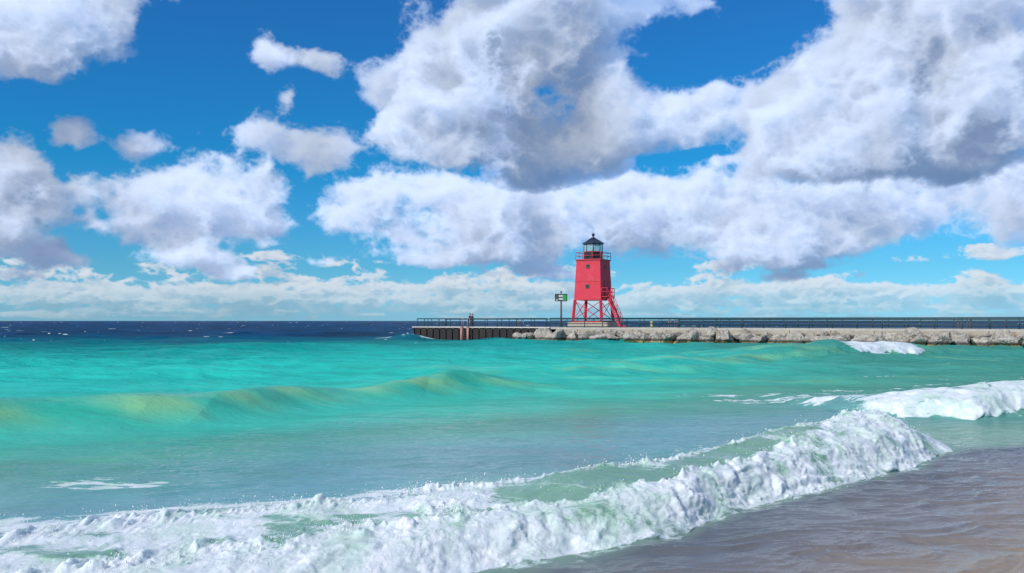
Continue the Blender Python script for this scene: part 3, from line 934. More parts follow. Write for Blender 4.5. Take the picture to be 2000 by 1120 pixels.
# ================================================================ pier (own frame: x along it towards the beach, y towards the open lake)
PA = math.atan2(PIER1[1] - PIER0[1], PIER1[0] - PIER0[0])
MP = Matrix.Translation((PIER0[0], PIER0[1], 0)) @ Matrix.Rotation(PA, 4, 'Z')
DECK = 1.70
M_conc = principled('pale concrete', (.40, .355, .275), 0.9, var=.16, scale=1.2, bump=.5, bscale=14, stains=((.25, .22, .17), .55, 1.6))
M_deck = principled('deck concrete', (.42, .40, .36), 0.85, var=.12, scale=1.5, bump=.3)
M_cap = principled('pale edge steel', (.62, .58, .56), 0.6, var=.1, scale=2)
M_sheet = principled('rusty black sheet piling', (.013, .010, .010), 0.75, var=.35, scale=1.6, bump=.4, bscale=10, stains=((.040, .024, .018), .6, 1.1), stretch=(1, 1, .35))
M_teal = principled('dark teal paint', (.012, .058, .075), 0.45, var=.15, scale=3)
M_teal_d = principled('darker teal paint', (.008, .034, .050), 0.5, var=.15, scale=3)
M_red = principled('red painted steel', (.61, .040, .072), 0.62, var=.05, scale=1.3, bump=.12, bscale=5, stains=((.52, .045, .055), .5, .9), spec=.25)
_t = NT(M_red.node_tree)
_b = M_red.node_tree.nodes['Principled BSDF']
_co = _t.n('ShaderNodeTexCoord').outputs['Object']
_s = _t.noise(_t.v('MULTIPLY', _co, (5.0, 5.0, .45)), 1.0, 5.0, .62)
_p = _t.noise(_co, 1.1, 4.0, .6)
_c = _t.mix(_t.m('MULTIPLY', _t.ss(_s, .56, .74), .45), _b.inputs['Base Color'].links[0].from_socket, (.30, .045, .045))
_c = _t.mix(_t.m('MULTIPLY', _t.ss(_p, .50, .70), .35), _c, (.66, .10, .12))
_t.put(_b.inputs['Base Color'], _c)
M_red_d = principled('dull red steel', (.50, .028, .045), 0.55, var=.10, scale=2)
M_black = principled('black painted steel', (.012, .013, .018), 0.38, var=.2, scale=4)
M_roof = principled('blue black roof metal', (.020, .030, .060), 0.32, var=.2, scale=2)
M_win = principled('dark window', (.035, .030, .032), 0.25, var=.2)
M_white = principled('white paint', (.78, .79, .78), 0.5, var=.05)
M_green = principled('green sign paint', (.010, .34, .045), 0.45, var=.08)
M_green_d = principled('dark green sign paint', (.006, .16, .035), 0.45, var=.08)
M_brown = principled('weathered brown steel', (.11, .075, .070), 0.7, var=.25, scale=3)
M_pink = principled('faded salmon paint', (.40, .22, .18), 0.65, var=.25, scale=3, stains=((.22, .12, .09), .8, 3))
M_yellow = principled('yellow paint', (.50, .42, .15), 0.6, var=.15)

def shade_foot(m, z0, z1, col):
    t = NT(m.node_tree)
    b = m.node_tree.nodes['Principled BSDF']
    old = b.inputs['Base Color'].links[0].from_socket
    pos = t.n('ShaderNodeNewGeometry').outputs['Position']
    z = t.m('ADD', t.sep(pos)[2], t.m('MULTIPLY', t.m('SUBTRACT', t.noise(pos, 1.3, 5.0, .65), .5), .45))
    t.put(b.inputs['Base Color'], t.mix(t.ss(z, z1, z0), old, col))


M_wall = principled('stained concrete with shaded foot', (.40, .355, .275), 0.9, var=.18, scale=1.2, bump=.6, bscale=12, stains=((.23, .20, .15), .7, 1.3))
shade_foot(M_wall, .85, 1.18, (.055, .045, .034))  # lower wall painted dark as shade in the gaps between boulders
pier = tag(empty('pier'), 'long low breakwater pier with black sheet piling at its tip and a pale concrete wall', 'pier')
pier.matrix_world = MP
PEND = 112.0
W1, W2 = 7.4, 4.8
m = MB()
for x0, x1, w in ((0.1, 36.0, W1), (36.0, 74.0, W2), (74.0, PEND, W2)):
    m.box(((x0 + x1) / 2, w / 2, DECK - .12), (x1 - x0 - .02, w - .1, .24))
m.build('deck', M_deck, pier, bevel=.01)
m = MB()
m.box((10.5, .06, DECK - .045), (21.4, .30, .11))
m.box((-.02, W1 / 2, DECK - .045), (.30, W1 + .2, .11))
m.build('edge_cap', M_cap, pier)
# corrugated steel sheets
m = MB()
prof = []
x = 0.0
while x < 22.0:
    prof += [(x, 0.05), (x + .06, .22), (x + .16, .22), (x + .24, 0.05)]
    x += 1.055
vs, fs = [], []
for px_, py_ in prof:
    vs += [(px_, py_, -1.5), (px_, py_, DECK - .1)]
for i in range(len(prof) - 1):
    fs.append((2 * i, 2 * i + 2, 2 * i + 3, 2 * i + 1))
m.add(vs, fs)
yp = []
y = .05
while y < W1:
    yp += [(0.0, y), (.0, min(y + .8, W1)), (.18, min(y + .86, W1)), (.18, min(y + 1.0, W1))]
    y += 1.055
vs, fs = [], []
for px_, py_ in yp:
    vs += [(px_, py_, -1.5), (px_, py_, DECK - .1)]
for i in range(len(yp) - 1):
    fs.append((2 * i + 1, 2 * i + 3, 2 * i + 2, 2 * i))
m.add(vs, fs)
m.box((11, W1 - .1, .1), (22, .12, 3.1))
m.build('sheet_piling', M_sheet, pier)
# concrete wall with the joints between its pours
m = MB()
x = 22.0
rng = random.Random(3)
while x < PEND:
    l = rng.choice((3.0, 3.6, 4.2))
    m.box((x + l / 2, .20 + rng.uniform(-.015, .015), .22), (l - .05, .50, 2.48))
    x += l
m.box((67, .42, .15), (90, .4, 2.3))
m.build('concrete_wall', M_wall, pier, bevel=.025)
m = MB()
m.box((67, W2 - .3, .1), (89.8, .4, 2.9))
m.build('lake_wall', M_conc, pier)


def railing(label, pts, H, zbars, spacing, mat, group, r=.055, gap=4.6):
    """a run of pipe railing along a line in the pier's frame"""
    root = tag(empty('pier_railing'), label, 'railing', group)
    root.matrix_world = MP @ Matrix.Translation((*pts[0], DECK))
    o = Vector((*pts[0], 0))
    names = ['top_rail', 'middle_rail', 'bottom_rail', 'low_rail']
    for k, z in enumerate(zbars):
        m = MB()
        for a, b in zip(pts[:-1], pts[1:]):
            m.tube(Vector((*a, z)) - o, Vector((*b, z)) - o, r * (1.25 if k == 0 else .85), 8)
        m.build(names[k], mat, root)
    proto = None
    for a, b in zip(pts[:-1], pts[1:]):
        a, b = Vector((*a, 0)), Vector((*b, 0))
        L = (b - a).length
        n = max(1, round(L / spacing))
        for i in range(n + 1):
            if b is not Vector((*pts[-1], 0)) and i == n and (b - Vector((*pts[-1], 0))).length > 1e-3:
                continue
            p = a.lerp(b, i / n) - o
            if proto is None:
                m = MB()
                m.tube((0, 0, 0), (0, 0, H), r, 8)
                m.box((0, 0, .012), (.20, .16, .024))
                proto = m.build('post', mat, root)
                q = proto
            else:
                q = link(proto.copy())
                q.parent = root
            q.location = p
    return root


GR = 'pipe railings along the pier'
railing('teal pipe railing round the bare tip of the pier above black piling', [(.35, W1 - .3), (.35, .32), (20.6, .32)], 1.10, [1.08, .55, .10], 1.9, M_teal, GR)
railing('teal four bar railing on the beach side above the boulders and concrete wall', [(21.0, .30), (PEND, .30)], 1.12, [1.10, .80, .45, .10], 2.38, M_teal, GR)
railing('dark railing on the open lake side behind the two people and the lighthouse', [(.5, W1 - .3), (35.5, W1 - .3)], 1.05, [1.03, .52, .10], 2.3, M_teal_d, GR)
railing('dark railing on the open lake side of the narrow walkway beyond the lighthouse', [(36.2, W2 - .3), (PEND, W2 - .3)], .98, [.96, .66, .30], 1.55, M_teal_d, GR, r=.06)


# ---------------------------------------------------------------- ladders
def hoop(m, x0, x1, y, h, r=.035):
    pts = [(x0, y, 0)]
    for i in range(7):
        a = math.pi * i / 6
        pts.append(((x0 + x1) / 2 - math.cos(a) * (x1 - x0) / 2, y, h - .2 + math.sin(a) * .2))
    pts.append((x1, y, 0))
    m.path(pts, r, 7)


lad = tag(empty('harbour_ladder'), 'rusty salmon ladder between two thick fender posts down the black piling', 'ladder')
lad.matrix_world = MP @ Matrix.Translation((8.6, 0, DECK))
for sx in (-.58, .44):
    m = MB()
    m.tube((sx, -.16, -2.6), (sx, -.16, -.02), .17, 10)
    m.lathe([(.175, 0), (.175, .05), (.10, .07)], 10, M=Matrix.Translation((sx, -.16, -.02)))
    m.build('fender_post', M_pink, lad)
m = MB()
for k in range(8):
    m.tube((-.42, -.15, -.28 - k * .30), (.28, -.15, -.28 - k * .30), .035, 8)
m.tube((-.33, -.15, -2.6), (-.33, -.15, 0), .03, 6)
m.tube((.20, -.15, -2.6), (.20, -.15, 0), .03, 6)
m.build('rungs', M_brown, lad)
m = MB()
hoop(m, -.62, -.38, -.02, 1.12)
m.build('grab_hoop', M_pink, lad)
m = MB()
hoop(m, .30, .62, -.02, 1.16, .05)
m.build('grab_hoop', M_pink, lad)
for a_, lab in ((12.6, 'pair of faded salmon grab hoops on the lake edge behind the pier tip railing'), (34.5, 'pair of faded salmon grab hoops on the lake edge just right of the lighthouse stair'), (66.5, 'pair of faded salmon grab hoops on the lake edge far along the walkway')):
    t_ = tag(empty('ladder_hoops'), lab, 'ladder', 'ladder grab hoops on the lake edge')
    t_.matrix_world = MP @ Matrix.Translation((a_, (W1 if a_ < 36 else W2) - .05, DECK))
    for x in (-.55, .25):
        m = MB()
        hoop(m, x, x + .3, 0, 1.0, .04)
        m.build('grab_hoop', M_pink, t_)
m = MB()
m.lathe([(.20, 0), (.20, .08), (.13, .12), (.13, .55), (.20, .60), (.20, .68), (.12, .74)], 14)
o = m.build('mooring_bollard', M_yellow)
o.matrix_world = MP @ Matrix.Translation((33.4, 3.0, DECK))
tag(o, 'small yellow mooring bollard on the deck right of the lighthouse stair', 'bollard')

# ---------------------------------------------------------------- marker sign
sg = tag(empty('marker_sign'), 'wide marker board with green right panel on a tall brown pole by the lighthouse', 'sign')
sp = MP @ Vector((21.7, 2.0, DECK))
sg.location = sp
sg.rotation_euler = (0, 0, math.atan2(-sp.x, sp.y) + R(-4))
m = MB()
m.tube((0, 0, 0), (0, 0, 3.3), .115, 12)
m.lathe([(.26, 0), (.26, .05), (.14, .09)], 12)
m.build('pole', M_brown, sg)
m = MB()
for z in (3.30, 4.17):
    m.box((0, 0, z), (1.52, .12, .07))
for x in (-.74, .74):
    m.box((x, 0, 3.735), (.06, .12, .80))
m.box((-.36, 0, 3.735), (.05, .10, .80))
m.build('board_frame', M_black, sg)
m = MB()
m.box((-.55, .01, 3.735), (.31, .05, .79))
lp = m.build('brown_panel', principled('brown board', (.085, .06, .05), .7), sg)
m = MB()
m.add([(-.66, -.022, 3.37), (-.42, -.022, 3.37), (-.54, -.022, 3.56), (-.66, -.017, 3.37), (-.42, -.017, 3.37), (-.54, -.017, 3.56)], [(0, 1, 2), (5, 4, 3), (0, 3, 4, 1), (1, 4, 5, 2), (2, 5, 3, 0)])
m.build('white_mark', M_white, lp)
m = MB()
m.box((-.05, .01, 3.735), (.56, .05, .79))
mp_ = m.build('dark_panel', M_black, sg)
m = MB()
rr = random.Random(5)
for row, (z, ws) in enumerate(((3.94, (.10, .07, .10, .09)), (3.56, (.08, .10, .08, .11)))):
    x = -.29
    m = MB()
    for w_ in ws:
        m.box((x + w_ / 2, -.024, z), (w_, .012, .25))
        m.box((x + w_ / 2, -.032, z + rr.choice((-.03, .03))), (w_ * .3, .008, .06))
        x += w_ + .035
    m.build('white_lettering', M_white, mp_)
m = MB()
m.box((.49, -.005, 3.735), (.44, .06, .79))
gp = m.build('green_panel', M_green, sg)
m = MB()
for z in (3.37, 4.10):
    m.box((.49, -.040, z), (.40, .012, .05))
for x in (.315, .665):
    m.box((x, -.040, 3.735), (.05, .012, .68))
m.build('panel_border', M_green_d, gp)
m = MB()
m.lathe([(.05, 4.20), (.05, 4.34), (.10, 4.36), (.10, 4.50), (.04, 4.56)], 10)
m.build('beacon_lamp', M_black, sg)

# ---------------------------------------------------------------- lighthouse
LH = tag(empty('lighthouse'), 'square red lighthouse on open steel legs with a black lantern room', 'lighthouse')
LHX, LHY = 25.05, 4.35
LH.matrix_world = MP @ Matrix.Translation((LHX, LHY, DECK)) @ Matrix.Rotation(R(2.0), 4, 'Z')
# heights above the deck
ZP, ZB, ZT = .66, 3.38, 8.42
hw = lambda z: 1.61 + (ZT - z) / (ZT - ZB) * 0.23          # half width of the tapering tower at height z


def face_M(k):
    return Matrix.Rotation(math.pi / 2 * k, 4, 'Z')        # k=0 front (-y), 1 beach side (+x), 2 lake, 3 left


def corners(z, e=0.0):
    h = hw(z) + e
    return [(-h, -h, z), (h, -h, z), (h, h, z), (-h, h, z)]


m = MB()
m.box((0.2, 0, ZP / 2 - .02), (5.5, 5.0, ZP - .04))
m.build('concrete_base', M_conc, LH, bevel=.04)
m = MB()
m.box((0, 0, ZP + .04), (hw(ZP) * 2 + .3, hw(ZP) * 2 + .3, .13))
m.build('base_plate', M_red_d, LH)
for i, j in ((-1, -1), (1, -1), (1, 1), (-1, 1)):
    a, b = hw(ZP) - .02, hw(ZB) - .10
    m = MB()
    m.tube((i * a, j * a, ZP + .1), (i * b, j * b, ZB + .05), .15, 4, square=True)
    m.box((i * a, j * a, ZP + .14), (.46, .46, .08))
    m.build('leg', M_red, LH)
for k in range(4):
    a, b = hw(ZP) - .05, hw(ZB) - .12
    for s in (-1, 1):
        m = MB()
        yo = .045 * s
        m.tube((-a * s, -a + yo, ZP + .25), (b * s, -b + yo, ZB - .12), .048, 6)
        m.build('brace', M_red_d, LH, M=face_M(k))
m = MB()
m.hexa(corners(ZB + .005), corners(ZT - .01))
body = m.build('tower_wall', M_red, LH, bevel=.02)
m = MB()
for z in (ZB + .06, ZB + 2.35, ZT - .10):
    h = hw(z) + .02
    for k in range(4):
        m.box((0, -h + .005, z), (2 * h - .02, .03, .10 if z < ZB + .1 else .05), M=face_M(k))
m.build('seam_band', M_red_d, body)


def on_face(k, x, z, out=0.0):
    """frame lying on the sloping face k"""
    tilt = math.atan2(.23, ZT - ZB)
    return face_M(k) @ Matrix.Translation((x, -hw(z) - out, z)) @ Matrix.Rotation(-tilt, 4, 'X')


def window(k, x, z, w, h, nm='window'):
    M = on_face(k, x, z)
    m = MB()
    m.box((0, -.012, 0), (w, .03, h))
    wdw = m.build(nm, M_win, LH, M=M)
    m = MB()
    for s in (-1, 1):
        m.box((s * (w / 2 + .03), -.03, 0), (.06, .07, h + .12))
        m.box((0, -.028, s * (h / 2 + .03)), (w, .066, .06))
    m.build('frame', M_brown, wdw)
    return wdw


window(0, 0.0, 7.62, .36, .36)
window(0, -.02, 5.10, .38, .36)
window(1, 0.0, 7.60, .36, .38)
window(3, 0.0, 7.60, .36, .38)
window(2, 0.0, 7.60, .36, .38)
M = on_face(1, -.05, 4.80)
m = MB()
m.box((0, -.02, 0), (.80, .05, 1.75))
door = m.build('door', principled('dark red door', (.34, .03, .045), .55), LH, M=M)
m = MB()
for s in (-1, 1):
    m.box((s * .44, -.03, 0.02), (.08, .09, 1.84))
m.box((0, -.032, .93), (.78, .10, .09))
m.build('door_frame', M_red_d, door)
m = MB()
m.tube((.28, -.05, -.05), (.28, -.14, -.05), .03, 8)
m.tube((.28, -.14, -.05), (.16, -.14, -.05), .02, 8)
m.build('handle', M_black, door)
# landing outside the door, stair down along the pier
x0 = hw(3.9)
m = MB()
m.box((x0 + .38, -.42, 3.80), (.78, 2.5, .10))
for y in (-1.5, -.4, .7):
    m.tube((x0 + .7, y, 3.76), (x0 - .06, y, 3.30), .04, 6)
lan = m.build('landing', M_red_d, LH)
YS = -.95                                        # middle of the stair on that face
for pts in ([(x0 + .02, -1.64), (x0 + .74, -1.64), (x0 + .74, YS - .5)], [(x0 + .02, .80), (x0 + .74, .80), (x0 + .74, YS + .5)]):
    m = MB()
    for z in (.55, 1.05):
        m.path([(*q, 3.84 + z) for q in pts], .04, 6)
    mid = ((pts[1][0] + pts[2][0]) / 2, (pts[1][1] + pts[2][1]) / 2)
    for q in pts + [mid]:
        m.tube((*q, 3.84), (*q, 4.89), .04, 6)
    m.build('landing_railing', M_red, lan)
st = empty('stair')
st.parent = LH
sx0, sx1 = x0 + .70, x0 + 2.35
for y in (YS - .44, YS + .44):
    m = MB()
    m.hexa([(sx1 - .16, y - .04, .02), (sx1 + .10, y - .04, .02), (sx1 + .10, y + .04, .02), (sx1 - .16, y + .04, .02)],
           [(sx0 - .16, y - .04, 3.78), (sx0 + .08, y - .04, 3.78), (sx0 + .08, y + .04, 3.78), (sx0 - .16, y + .04, 3.78)])
    m.build('stringer', M_red, st)
m = MB()
for k in range(15):
    f = (k + .6) / 15.4
    m.box((sx1 - .08 + (sx0 - sx1) * f, YS, 3.78 * f), (.24, .80, .045))
m.build('treads', M_red_d, st)
for y in (YS - .52, YS + .52):
    m = MB()
    for dz in (.5, .98):
        m.tube((sx0, y, 3.84 + dz), (sx1 + .1, y, .05 + dz), .033, 6)
    for f in (0, .25, .5, .75, 1):
        x = sx1 + .1 + (sx0 - sx1 - .1) * f
        m.tube((x, y, .05 + 3.79 * f - (.0 if f else .05)), (x, y, .05 + 3.79 * f + .98), .033, 6)
    m.build('handrail', M_red, st)
m = MB()
m.box((sx1 + .35, YS, .10), (.9, 1.1, .16))
m.build('bottom_step', M_red, st, bevel=.02)

# gallery
m = MB()
G = 1.72
m.box((0, 0, ZT + .05), (G * 2, G * 2, .12))
m.box((0, 0, ZT - .06), (G * 2 - .18, G * 2 - .18, .10))
gal = m.build('gallery_deck', M_red_d, LH)
m = MB()
gz = ZT + .11
for z in (.44, .88):
    m.path([(-G + .04, -G + .04, gz + z), (G - .04, -G + .04, gz + z), (G - .04, G - .04, gz + z), (-G + .04, G - .04, gz + z), (-G + .04, -G + .04, gz + z)], .032, 6)
for k in range(4):
    for x in (-G + .04, -G / 3 + .05, G / 3):
        m.tube((x, -G + .04, gz), (x, -G + .04, gz + .90), .034, 6, M=face_M(k))
m.build('gallery_railing', M_red, gal)
# lantern room: octagon
RO = 1.20
rot = math.pi / 8
m = MB()
m.lathe([(RO, ZT + .11), (RO, ZT + .98), (RO + .05, ZT + .98), (RO + .05, ZT + 1.08)], 8, smooth=False, rot=rot)
m.build('lantern_base', M_black, LH)
m = MB()
vz0, vz1 = ZT + 1.08, ZT + 2.08
ring = [(math.cos(2 * math.pi * i / 8 + rot) * (RO - .02), math.sin(2 * math.pi * i / 8 + rot) * (RO - .02)) for i in range(8)]
for x, y in ring:
    m.tube((x, y, vz0), (x, y, vz1), .035, 6)
for z in (vz0 + .03, vz1 - .03):
    for i in range(8):
        m.tube((*ring[i], z), (*ring[(i + 1) % 8], z), .035, 6)
m.build('mullions', M_black, LH)
gm = bpy.data.materials.new('lantern glass')
gm.use_nodes = True
gm.node_tree.nodes.clear()
t = NT(gm.node_tree)
tr = t.n('ShaderNodeBsdfTransparent')
tr.inputs[0].default_value = (.80, .93, .90, 1)
gg = t.n('ShaderNodeBsdfGlossy')
gg.inputs['Roughness'].default_value = .03
dd = t.n('ShaderNodeBsdfDiffuse')
dd.inputs[0].default_value = (.55, .75, .72, 1)
mx1 = t.n('ShaderNodeMixShader')
mx1.inputs[0].default_value = .36
t.t.links.new(tr.outputs[0], mx1.inputs[1])
t.t.links.new(dd.outputs[0], mx1.inputs[2])
mx = t.n('ShaderNodeMixShader')
mx.inputs[0].default_value = .12
t.t.links.new(mx1.outputs[0], mx.inputs[1])
t.t.links.new(gg.outputs[0], mx.inputs[2])
ou = t.n('ShaderNodeOutputMaterial')
t.t.links.new(mx.outputs[0], ou.inputs[0])
for i in range(8):
    a, b = ring[i], ring[(i + 1) % 8]
    k = .985
    m = MB()
    m.add([(a[0] * k, a[1] * k, vz0 + .05), (b[0] * k, b[1] * k, vz0 + .05), (b[0] * k, b[1] * k, vz1 - .05), (a[0] * k, a[1] * k, vz1 - .05)], [(0, 1, 2, 3)])
    m.build('glass_pane', gm, LH)
m = MB()
m.lathe([(.16, ZT + 1.06), (.16, ZT + 1.25), (.10, ZT + 1.30), (.15, ZT + 1.34), (.15, ZT + 1.52), (.06, ZT + 1.60)], 12)
m.build('beacon_lamp', M_black, LH)
m = MB()
RE = 1.36
m.lathe([(RO, vz1), (RE, vz1 + .0), (RE, vz1 + .09), (.16, vz1 + .83), (.12, vz1 + .93)], 8, smooth=False, rot=rot)
roof = m.build('roof', M_roof, LH)
m = MB()
for i in range(8):
    a = 2 * math.pi * i / 8 + rot
    m.tube((math.cos(a) * RE, math.sin(a) * RE, vz1 + .10), (math.cos(a) * .15, math.sin(a) * .15, vz1 + .85), .028, 6)
m.build('roof_rib', M_black, roof)
m = MB()
zb = vz1 + .93
m.lathe([(.12, zb - .02), (.085, zb + .06), (.10, zb + .10)] + [(.195 * math.sin(q), zb + .27 - .195 * math.cos(q)) for q in [R(v) for v in range(30, 180, 15)]] + [(.02, zb + .47)], 14)
m.build('vent_ball', M_black, roof)
m = MB()
m.tube((0, 0, zb + .46), (0, 0, zb + 1.15), .016, 6)
m.build('lightning_rod', M_black, roof)


# ---------------------------------------------------------------- the two people
def skin_mesh(name, chains, mat, parent, sub=1):
    """chains: lists of (x, y, z, radius); the first vertex of a chain may repeat an earlier point to branch there"""
    vs, es, rs, idx = [], [], [], {}
    for ch in chains:
        prev = None
        for x, y, z, r_ in ch:
            k = (round(x, 4), round(y, 4), round(z, 4))
            if k not in idx:
                idx[k] = len(vs)
                vs.append((x, y, z))
                rs.append(r_)
            i = idx[k]
            if prev is not None and prev != i:
                es.append((prev, i))
            prev = i
    me = bpy.data.meshes.new(name)
    me.from_pydata(vs, es, [])
    o = bpy.data.objects.new(name, me)
    link(o)
    md = o.modifiers.new('skin', 'SKIN')
    for i, r_ in enumerate(rs):
        me.skin_vertices[0].data[i].radius = (r_, r_) if not isinstance(r_, tuple) else r_
    me.skin_vertices[0].data[0].use_root = True
    md.use_smooth_shade = True
    s = o.modifiers.new('sub', 'SUBSURF')
    s.levels = s.render_levels = sub
    dg = bpy.context.evaluated_depsgraph_get()
    m2 = bpy.data.meshes.new_from_object(o.evaluated_get(dg))
    m2.name = name
    bpy.data.objects.remove(o)
    o = bpy.data.objects.new(name, m2)
    m2.materials.clear()
    m2.materials.append(mat)
    o.parent = parent
    return link(o)


M_skin = principled('skin', (.50, .30, .22), .5, var=.05)
M_hair = principled('dark hair', (.02, .014, .012), .6)


def person(label, loc, rz, coat, trousers, h, lean, arms, legs):
    root = tag(empty('person', loc, rz), label, 'person', 'people standing on the pier')
    k = h / 1.75
    S = lambda *c: tuple(q * k for q in c)
    hx = lean
    neck, chest, waist, pelvis = S(hx * .8, 0, 1.47), S(hx * .6, 0, 1.28), S(hx * .25, 0, 1.08), S(0, 0, .93)
    head = [S(hx * .85, 0, 1.52) + (.062 * k,), S(hx + .015, 0, 1.585) + (.088 * k,), S(hx + .01, 0, 1.655) + (.112 * k,), S(hx, 0, 1.70) + (.085 * k,)]
    ch = [[(*pelvis, .13 * k), (*waist, .12 * k), (*chest, .15 * k), (*neck, .055 * k)] + head]
    ch.append([head[1], S(hx + .112, 0, 1.615) + (.014 * k,)])                       # nose
    for s in (-1, 1):
        ch.append([head[1], S(hx - .005, s * .092, 1.61) + (.010 * k,)])           # ears
    coatc = [[S(0, 0, .80) + (.19 * k,), (*pelvis, .18 * k), (*waist, .175 * k), (*chest, .21 * k), S(hx * .75, 0, 1.43) + (.11 * k,)]]
    tr = [[(*pelvis, .14 * k)]]
    for s, (elb, hand) in zip((-1, 1), arms):
        sh = S(hx * .68, s * .17, 1.40)
        e, w = S(hx * .5 + elb[0], s * .2 + elb[1], elb[2]), S(hx * .5 + hand[0], s * .1 + hand[1], hand[2])
        ch.append([(*chest, .15 * k), (*sh, .058 * k), (*e, .042 * k), (*w, .028 * k)])
        coatc.append([(*chest, .21 * k), (*sh, .078 * k), (*e, .062 * k), (w[0], w[1], w[2], .050 * k)])
        d = (Vector(w) - Vector(e)).normalized()
        side = d.cross(Vector((0, 0, 1))).normalized()
        up = side.cross(d)
        palm = Vector(w) + d * .05
        ch.append([(*w, .028 * k), (*palm, .034 * k)])
        for f in range(4):
            b = palm + side * (.022 * (f - 1.5)) + d * .045
            L = (.036, .042, .039, .03)[f]
            ch.append([(*palm, .034 * k), (*b, .010), (*(b + d * L - up * .012), .009), (*(b + d * L * 1.5 - up * .035), .008)])
        b = palm + side * .045 - d * .01
        ch.append([(*palm, .034 * k), (*b, .012), (*(b + d * .04 + side * .012 - up * .01), .010)])
    for s, (kn, an) in zip((-1, 1), legs):
        hip = S(0, s * .09, .88)
        kk = S(kn[0], s * .10 + kn[1], .49)
        aa = S(an[0], s * .10 + an[1], .09)
        toe = S(an[0] + .15, s * .11 + an[1], .04)
        heel = S(an[0] - .04, s * .10 + an[1], .045)
        ch.append([(*pelvis, .13 * k), (*hip, .088 * k), (*kk, .055 * k), (*aa, .038 * k), (*toe, .035 * k)])
        tr.append([(*pelvis, .14 * k), (*hip, .105 * k), (*kk, .075 * k), (aa[0], aa[1], aa[2] + .02, .062 * k)])
        m = MB()
        m.hexa([(heel[0] - .03, heel[1] - .045, 0), (toe[0] + .05, toe[1] - .05, 0), (toe[0] + .05, toe[1] + .05, 0), (heel[0] - .03, heel[1] + .045, 0)],
               [(heel[0] - .03, heel[1] - .042, .11), (toe[0] + .03, toe[1] - .04, .06), (toe[0] + .03, toe[1] + .04, .06), (heel[0] - .03, heel[1] + .042, .11)])
        m.build('shoe', M_black, root, bevel=.015)
    skin_mesh('body', ch, M_skin, root)
    skin_mesh('coat', coatc, coat, root)
    skin_mesh('trousers', tr, trousers, root)
    m = MB()
    hm = Matrix.Translation(S(hx - .018, 0, 1.668)) @ Matrix.Diagonal((1.05 * k, .98 * k, 1.12 * k, 1))
    m.lathe([(.108 * math.sin(R(v)), .108 * math.cos(R(v))) for v in range(96, 0, -12)], 14, M=hm @ Matrix.Rotation(R(-24), 4, 'Y'))
    m.build('hair', M_hair, root)
    return root


M_coat1 = principled('dark maroon coat', (.035, .016, .020), .85, var=.2)
M_coat2 = principled('black navy coat', (.016, .018, .028), .85, var=.2)
M_jean = principled('black trousers', (.012, .013, .018), .85, var=.2)
pz = DECK
pl = MP @ Vector((8.30, 1.30, pz))
pr_ = MP @ Vector((8.90, 1.12, pz))
person('person in a dark maroon coat on the left, reaching towards the other', pl, R(-22), M_coat1, M_jean, 1.76, .10,
       [((.10, -.03, 1.14), (.36, .10, 1.20)), ((.12, .03, 1.12), (.38, .0, 1.16))], [((-.02, 0), (-.06, 0)), ((.05, 0), (.04, 0))])
person('person in a black coat on the right, arms bent, facing left', pr_, R(-148), M_coat2, M_jean, 1.74, .04,
       [((-.02, .08, 1.12), (.20, .04, 1.25)), ((-.02, -.06, 1.12), (.20, -.02, 1.22))], [((.03, 0), (.0, 0)), ((-.02, 0), (-.03, 0))])


# ---------------------------------------------------------------- boulders
def rock_material():
    m = bpy.data.materials.new('limestone boulder')
    m.use_nodes = True
    t = NT(m.node_tree)
    b = m.node_tree.nodes['Principled BSDF']
    oi = t.n('ShaderNodeObjectInfo').outputs['Random']
    geo = t.n('ShaderNodeNewGeometry').outputs['Position']
    co = t.n('ShaderNodeTexCoord').outputs['Object']
    co = t.v('ADD', co, t.comb(t.m('MULTIPLY', oi, 37.0), 0.0, 0.0))
    f = t.noise(co, 1.6, 7.0, .65)
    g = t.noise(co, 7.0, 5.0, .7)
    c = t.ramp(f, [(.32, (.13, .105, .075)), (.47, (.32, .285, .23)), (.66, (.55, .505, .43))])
    c = t.mix(t.m('MULTIPLY', t.ss(g, .50, .62), .8), c, (.060, .048, .040))  # dark blotches that paint in crevice shade
    c = t.mix(t.ln(oi, 0.0, 1.0, 0.0, .35), c, (.42, .40, .37))
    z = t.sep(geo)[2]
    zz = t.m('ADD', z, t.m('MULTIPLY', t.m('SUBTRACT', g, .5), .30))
    c = t.mix(t.ss(zz, .62, .36), c, (.060, .050, .040))           # wet above the water, painted darker as shade in the crevices
    c = t.mix(t.ss(zz, .30, .16), c, (.30, .23, .085))             # yellow algae at the waterline
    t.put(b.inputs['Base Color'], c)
    t.put(b.inputs['Roughness'], t.ss(zz, .3, .75, .35, .9))
    bn = t.n('ShaderNodeBump')
    bn.inputs['Strength'].default_value = .8
    bn.inputs['Distance'].default_value = .12
    t.put(bn.inputs['Height'], t.noise(co, 3.5, 7.0, .68))
    t.put(b.inputs['Normal'], bn.outputs[0])
    return m


M_rock = rock_material()


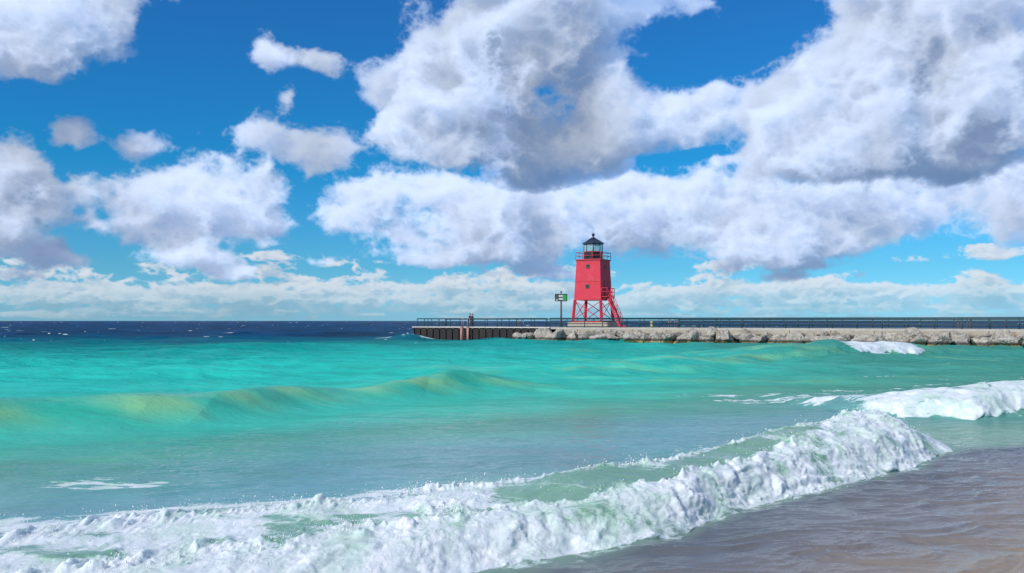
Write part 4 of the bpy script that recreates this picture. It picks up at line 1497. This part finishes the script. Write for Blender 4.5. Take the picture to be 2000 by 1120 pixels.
def rock_mesh(seed):
    rg = np.random.default_rng(seed)
    bm = bmesh.new()
    bmesh.ops.create_icosphere(bm, subdivisions=4, radius=1.0)
    P = np.array([v.co[:] for v in bm.verts])
    N = rg.normal(size=(13, 3))
    N /= np.linalg.norm(N, axis=1)[:, None]
    off = rg.uniform(.50, .98, 13)
    d = P @ N.T
    rad = np.min(np.where(d > .05, off / np.maximum(d, .05), 9), axis=1)
    rad = np.minimum(rad, 1.22)
    P = P * rad[:, None]
    q = P.astype(np.float32)
    dsp = .055 * fbm(q[:, 0] * 2.3 + q[:, 2] * 1.7, q[:, 1] * 2.3 - q[:, 2] * 1.1, 4, seed % 40)
    cr = np.abs(gn(q[:, 0] * 1.5 + q[:, 2], q[:, 1] * 1.5 + q[:, 2] * .8, seed % 31))
    P = P * (1 + dsp - .10 * np.exp(-(cr / .07) ** 2))[:, None]
    for v, p in zip(bm.verts, P):
        v.co = p
        pass
    me = bpy.data.meshes.new('boulder')
    bm.to_mesh(me)
    bm.free()
    me.polygons.foreach_set('use_smooth', [False] * len(me.polygons))
    me.materials.append(M_rock)
    return me


rocks = [rock_mesh(s) for s in range(14)]
rg = random.Random(21)
WORDS = ['first', 'second', 'third', 'fourth', 'fifth', 'sixth', 'seventh', 'eighth', 'ninth', 'tenth', 'eleventh', 'twelfth', 'thirteenth', 'fourteenth', 'fifteenth', 'sixteenth', 'seventeenth', 'eighteenth', 'nineteenth', 'twentieth', 'twenty-first', 'twenty-second', 'twenty-third', 'twenty-fourth', 'twenty-fifth', 'twenty-sixth']
placed = []


def boulder(a, b, z, sx, sy, sz, row):
    me = rg.choice(rocks)
    o = link(bpy.data.objects.new('boulder', me))
    o.matrix_world = MP @ Matrix.Translation((a, b, z)) @ Matrix.Rotation(rg.uniform(-.5, .5), 4, 'Z') @ Matrix.Rotation(rg.choice((-1, 1)) * rg.uniform(.15, .65), 4, 'Y') @ Matrix.Rotation(rg.uniform(-.3, .3), 4, 'X') @ Matrix.Diagonal((sx, sy, sz, 1)) @ Matrix.Rotation(rg.choice((0, 1, 2, 3)) * math.pi / 2 + rg.uniform(-.3, .3), 4, 'Z')
    placed.append((a, row, sx, o))


a = 17.4
while a < 98:                                   # waterline row
    w = rg.uniform(.70, 1.25) * (1.0 if a < 40 else 1.12)
    hgt = rg.uniform(.62, 1.0)
    if a < 20:
        hgt, w = .62 + .06 * (a - 17), .95
    boulder(a, -2.35 + rg.uniform(-.35, .25) - (.0 if a > 21 else -1.1), .30 + rg.uniform(-.05, .18), w, rg.uniform(.8, 1.15), hgt, 'waterline')
    a += w * rg.uniform(1.5, 1.85)
a = 20.2
while a < 98:                                   # row leaning on the wall
    w = rg.uniform(.60, 1.15)
    boulder(a, -.95 + rg.uniform(-.2, .15), .80 + rg.uniform(-.12, .12), w, rg.uniform(.65, .9), rg.uniform(.50, .80), 'upper')
    a += w * rg.uniform(1.45, 1.95)
a = 18.6
while a < 98:                                   # smaller ones filling in
    boulder(a, rg.uniform(-1.9, -1.3), .42 + rg.uniform(-.1, .2), rg.uniform(.4, .7), rg.uniform(.4, .6), rg.uniform(.35, .55), 'small')
    a += rg.uniform(2.0, 4.2)
for a, b, z, sx in ((21.5, -3.3, .02, 1.0), (23.6, -3.5, -.02, 1.3), (26.2, -3.3, -.02, 1.2), (46.5, -3.3, -.05, 1.3), (58, -3.4, -.05, 1.2)):
    boulder(a, b, z, sx, .7, .32, 'awash')
ZONES = [(0, 20.5, 'by the black piling'), (20.5, 29.0, 'below the lighthouse'), (29.0, 40.0, 'just right of the lighthouse'),
         (40.0, 54.0, 'mid wall'), (54.0, 68.0, 'behind the distant breaker'), (68.0, 120.0, 'at the right picture edge')]
LOOK = {'waterline': 'big wet-footed boulder', 'upper': 'dry pale boulder against the wall', 'small': 'small wedged boulder', 'awash': 'low yellow boulder awash'}
for row in LOOK:
    for z0, z1, where in ZONES:
        mem = sorted([p for p in placed if p[1] == row and z0 <= p[0] < z1], key=lambda p: p[0])
        for i, (a_, _, s_, o) in enumerate(mem):
            tag(o, '%s, %s from left, %s' % (LOOK[row], WORDS[i], where) if len(mem) > 1 else '%s %s' % (LOOK[row], where), 'boulder', 'boulders piled along the pier')
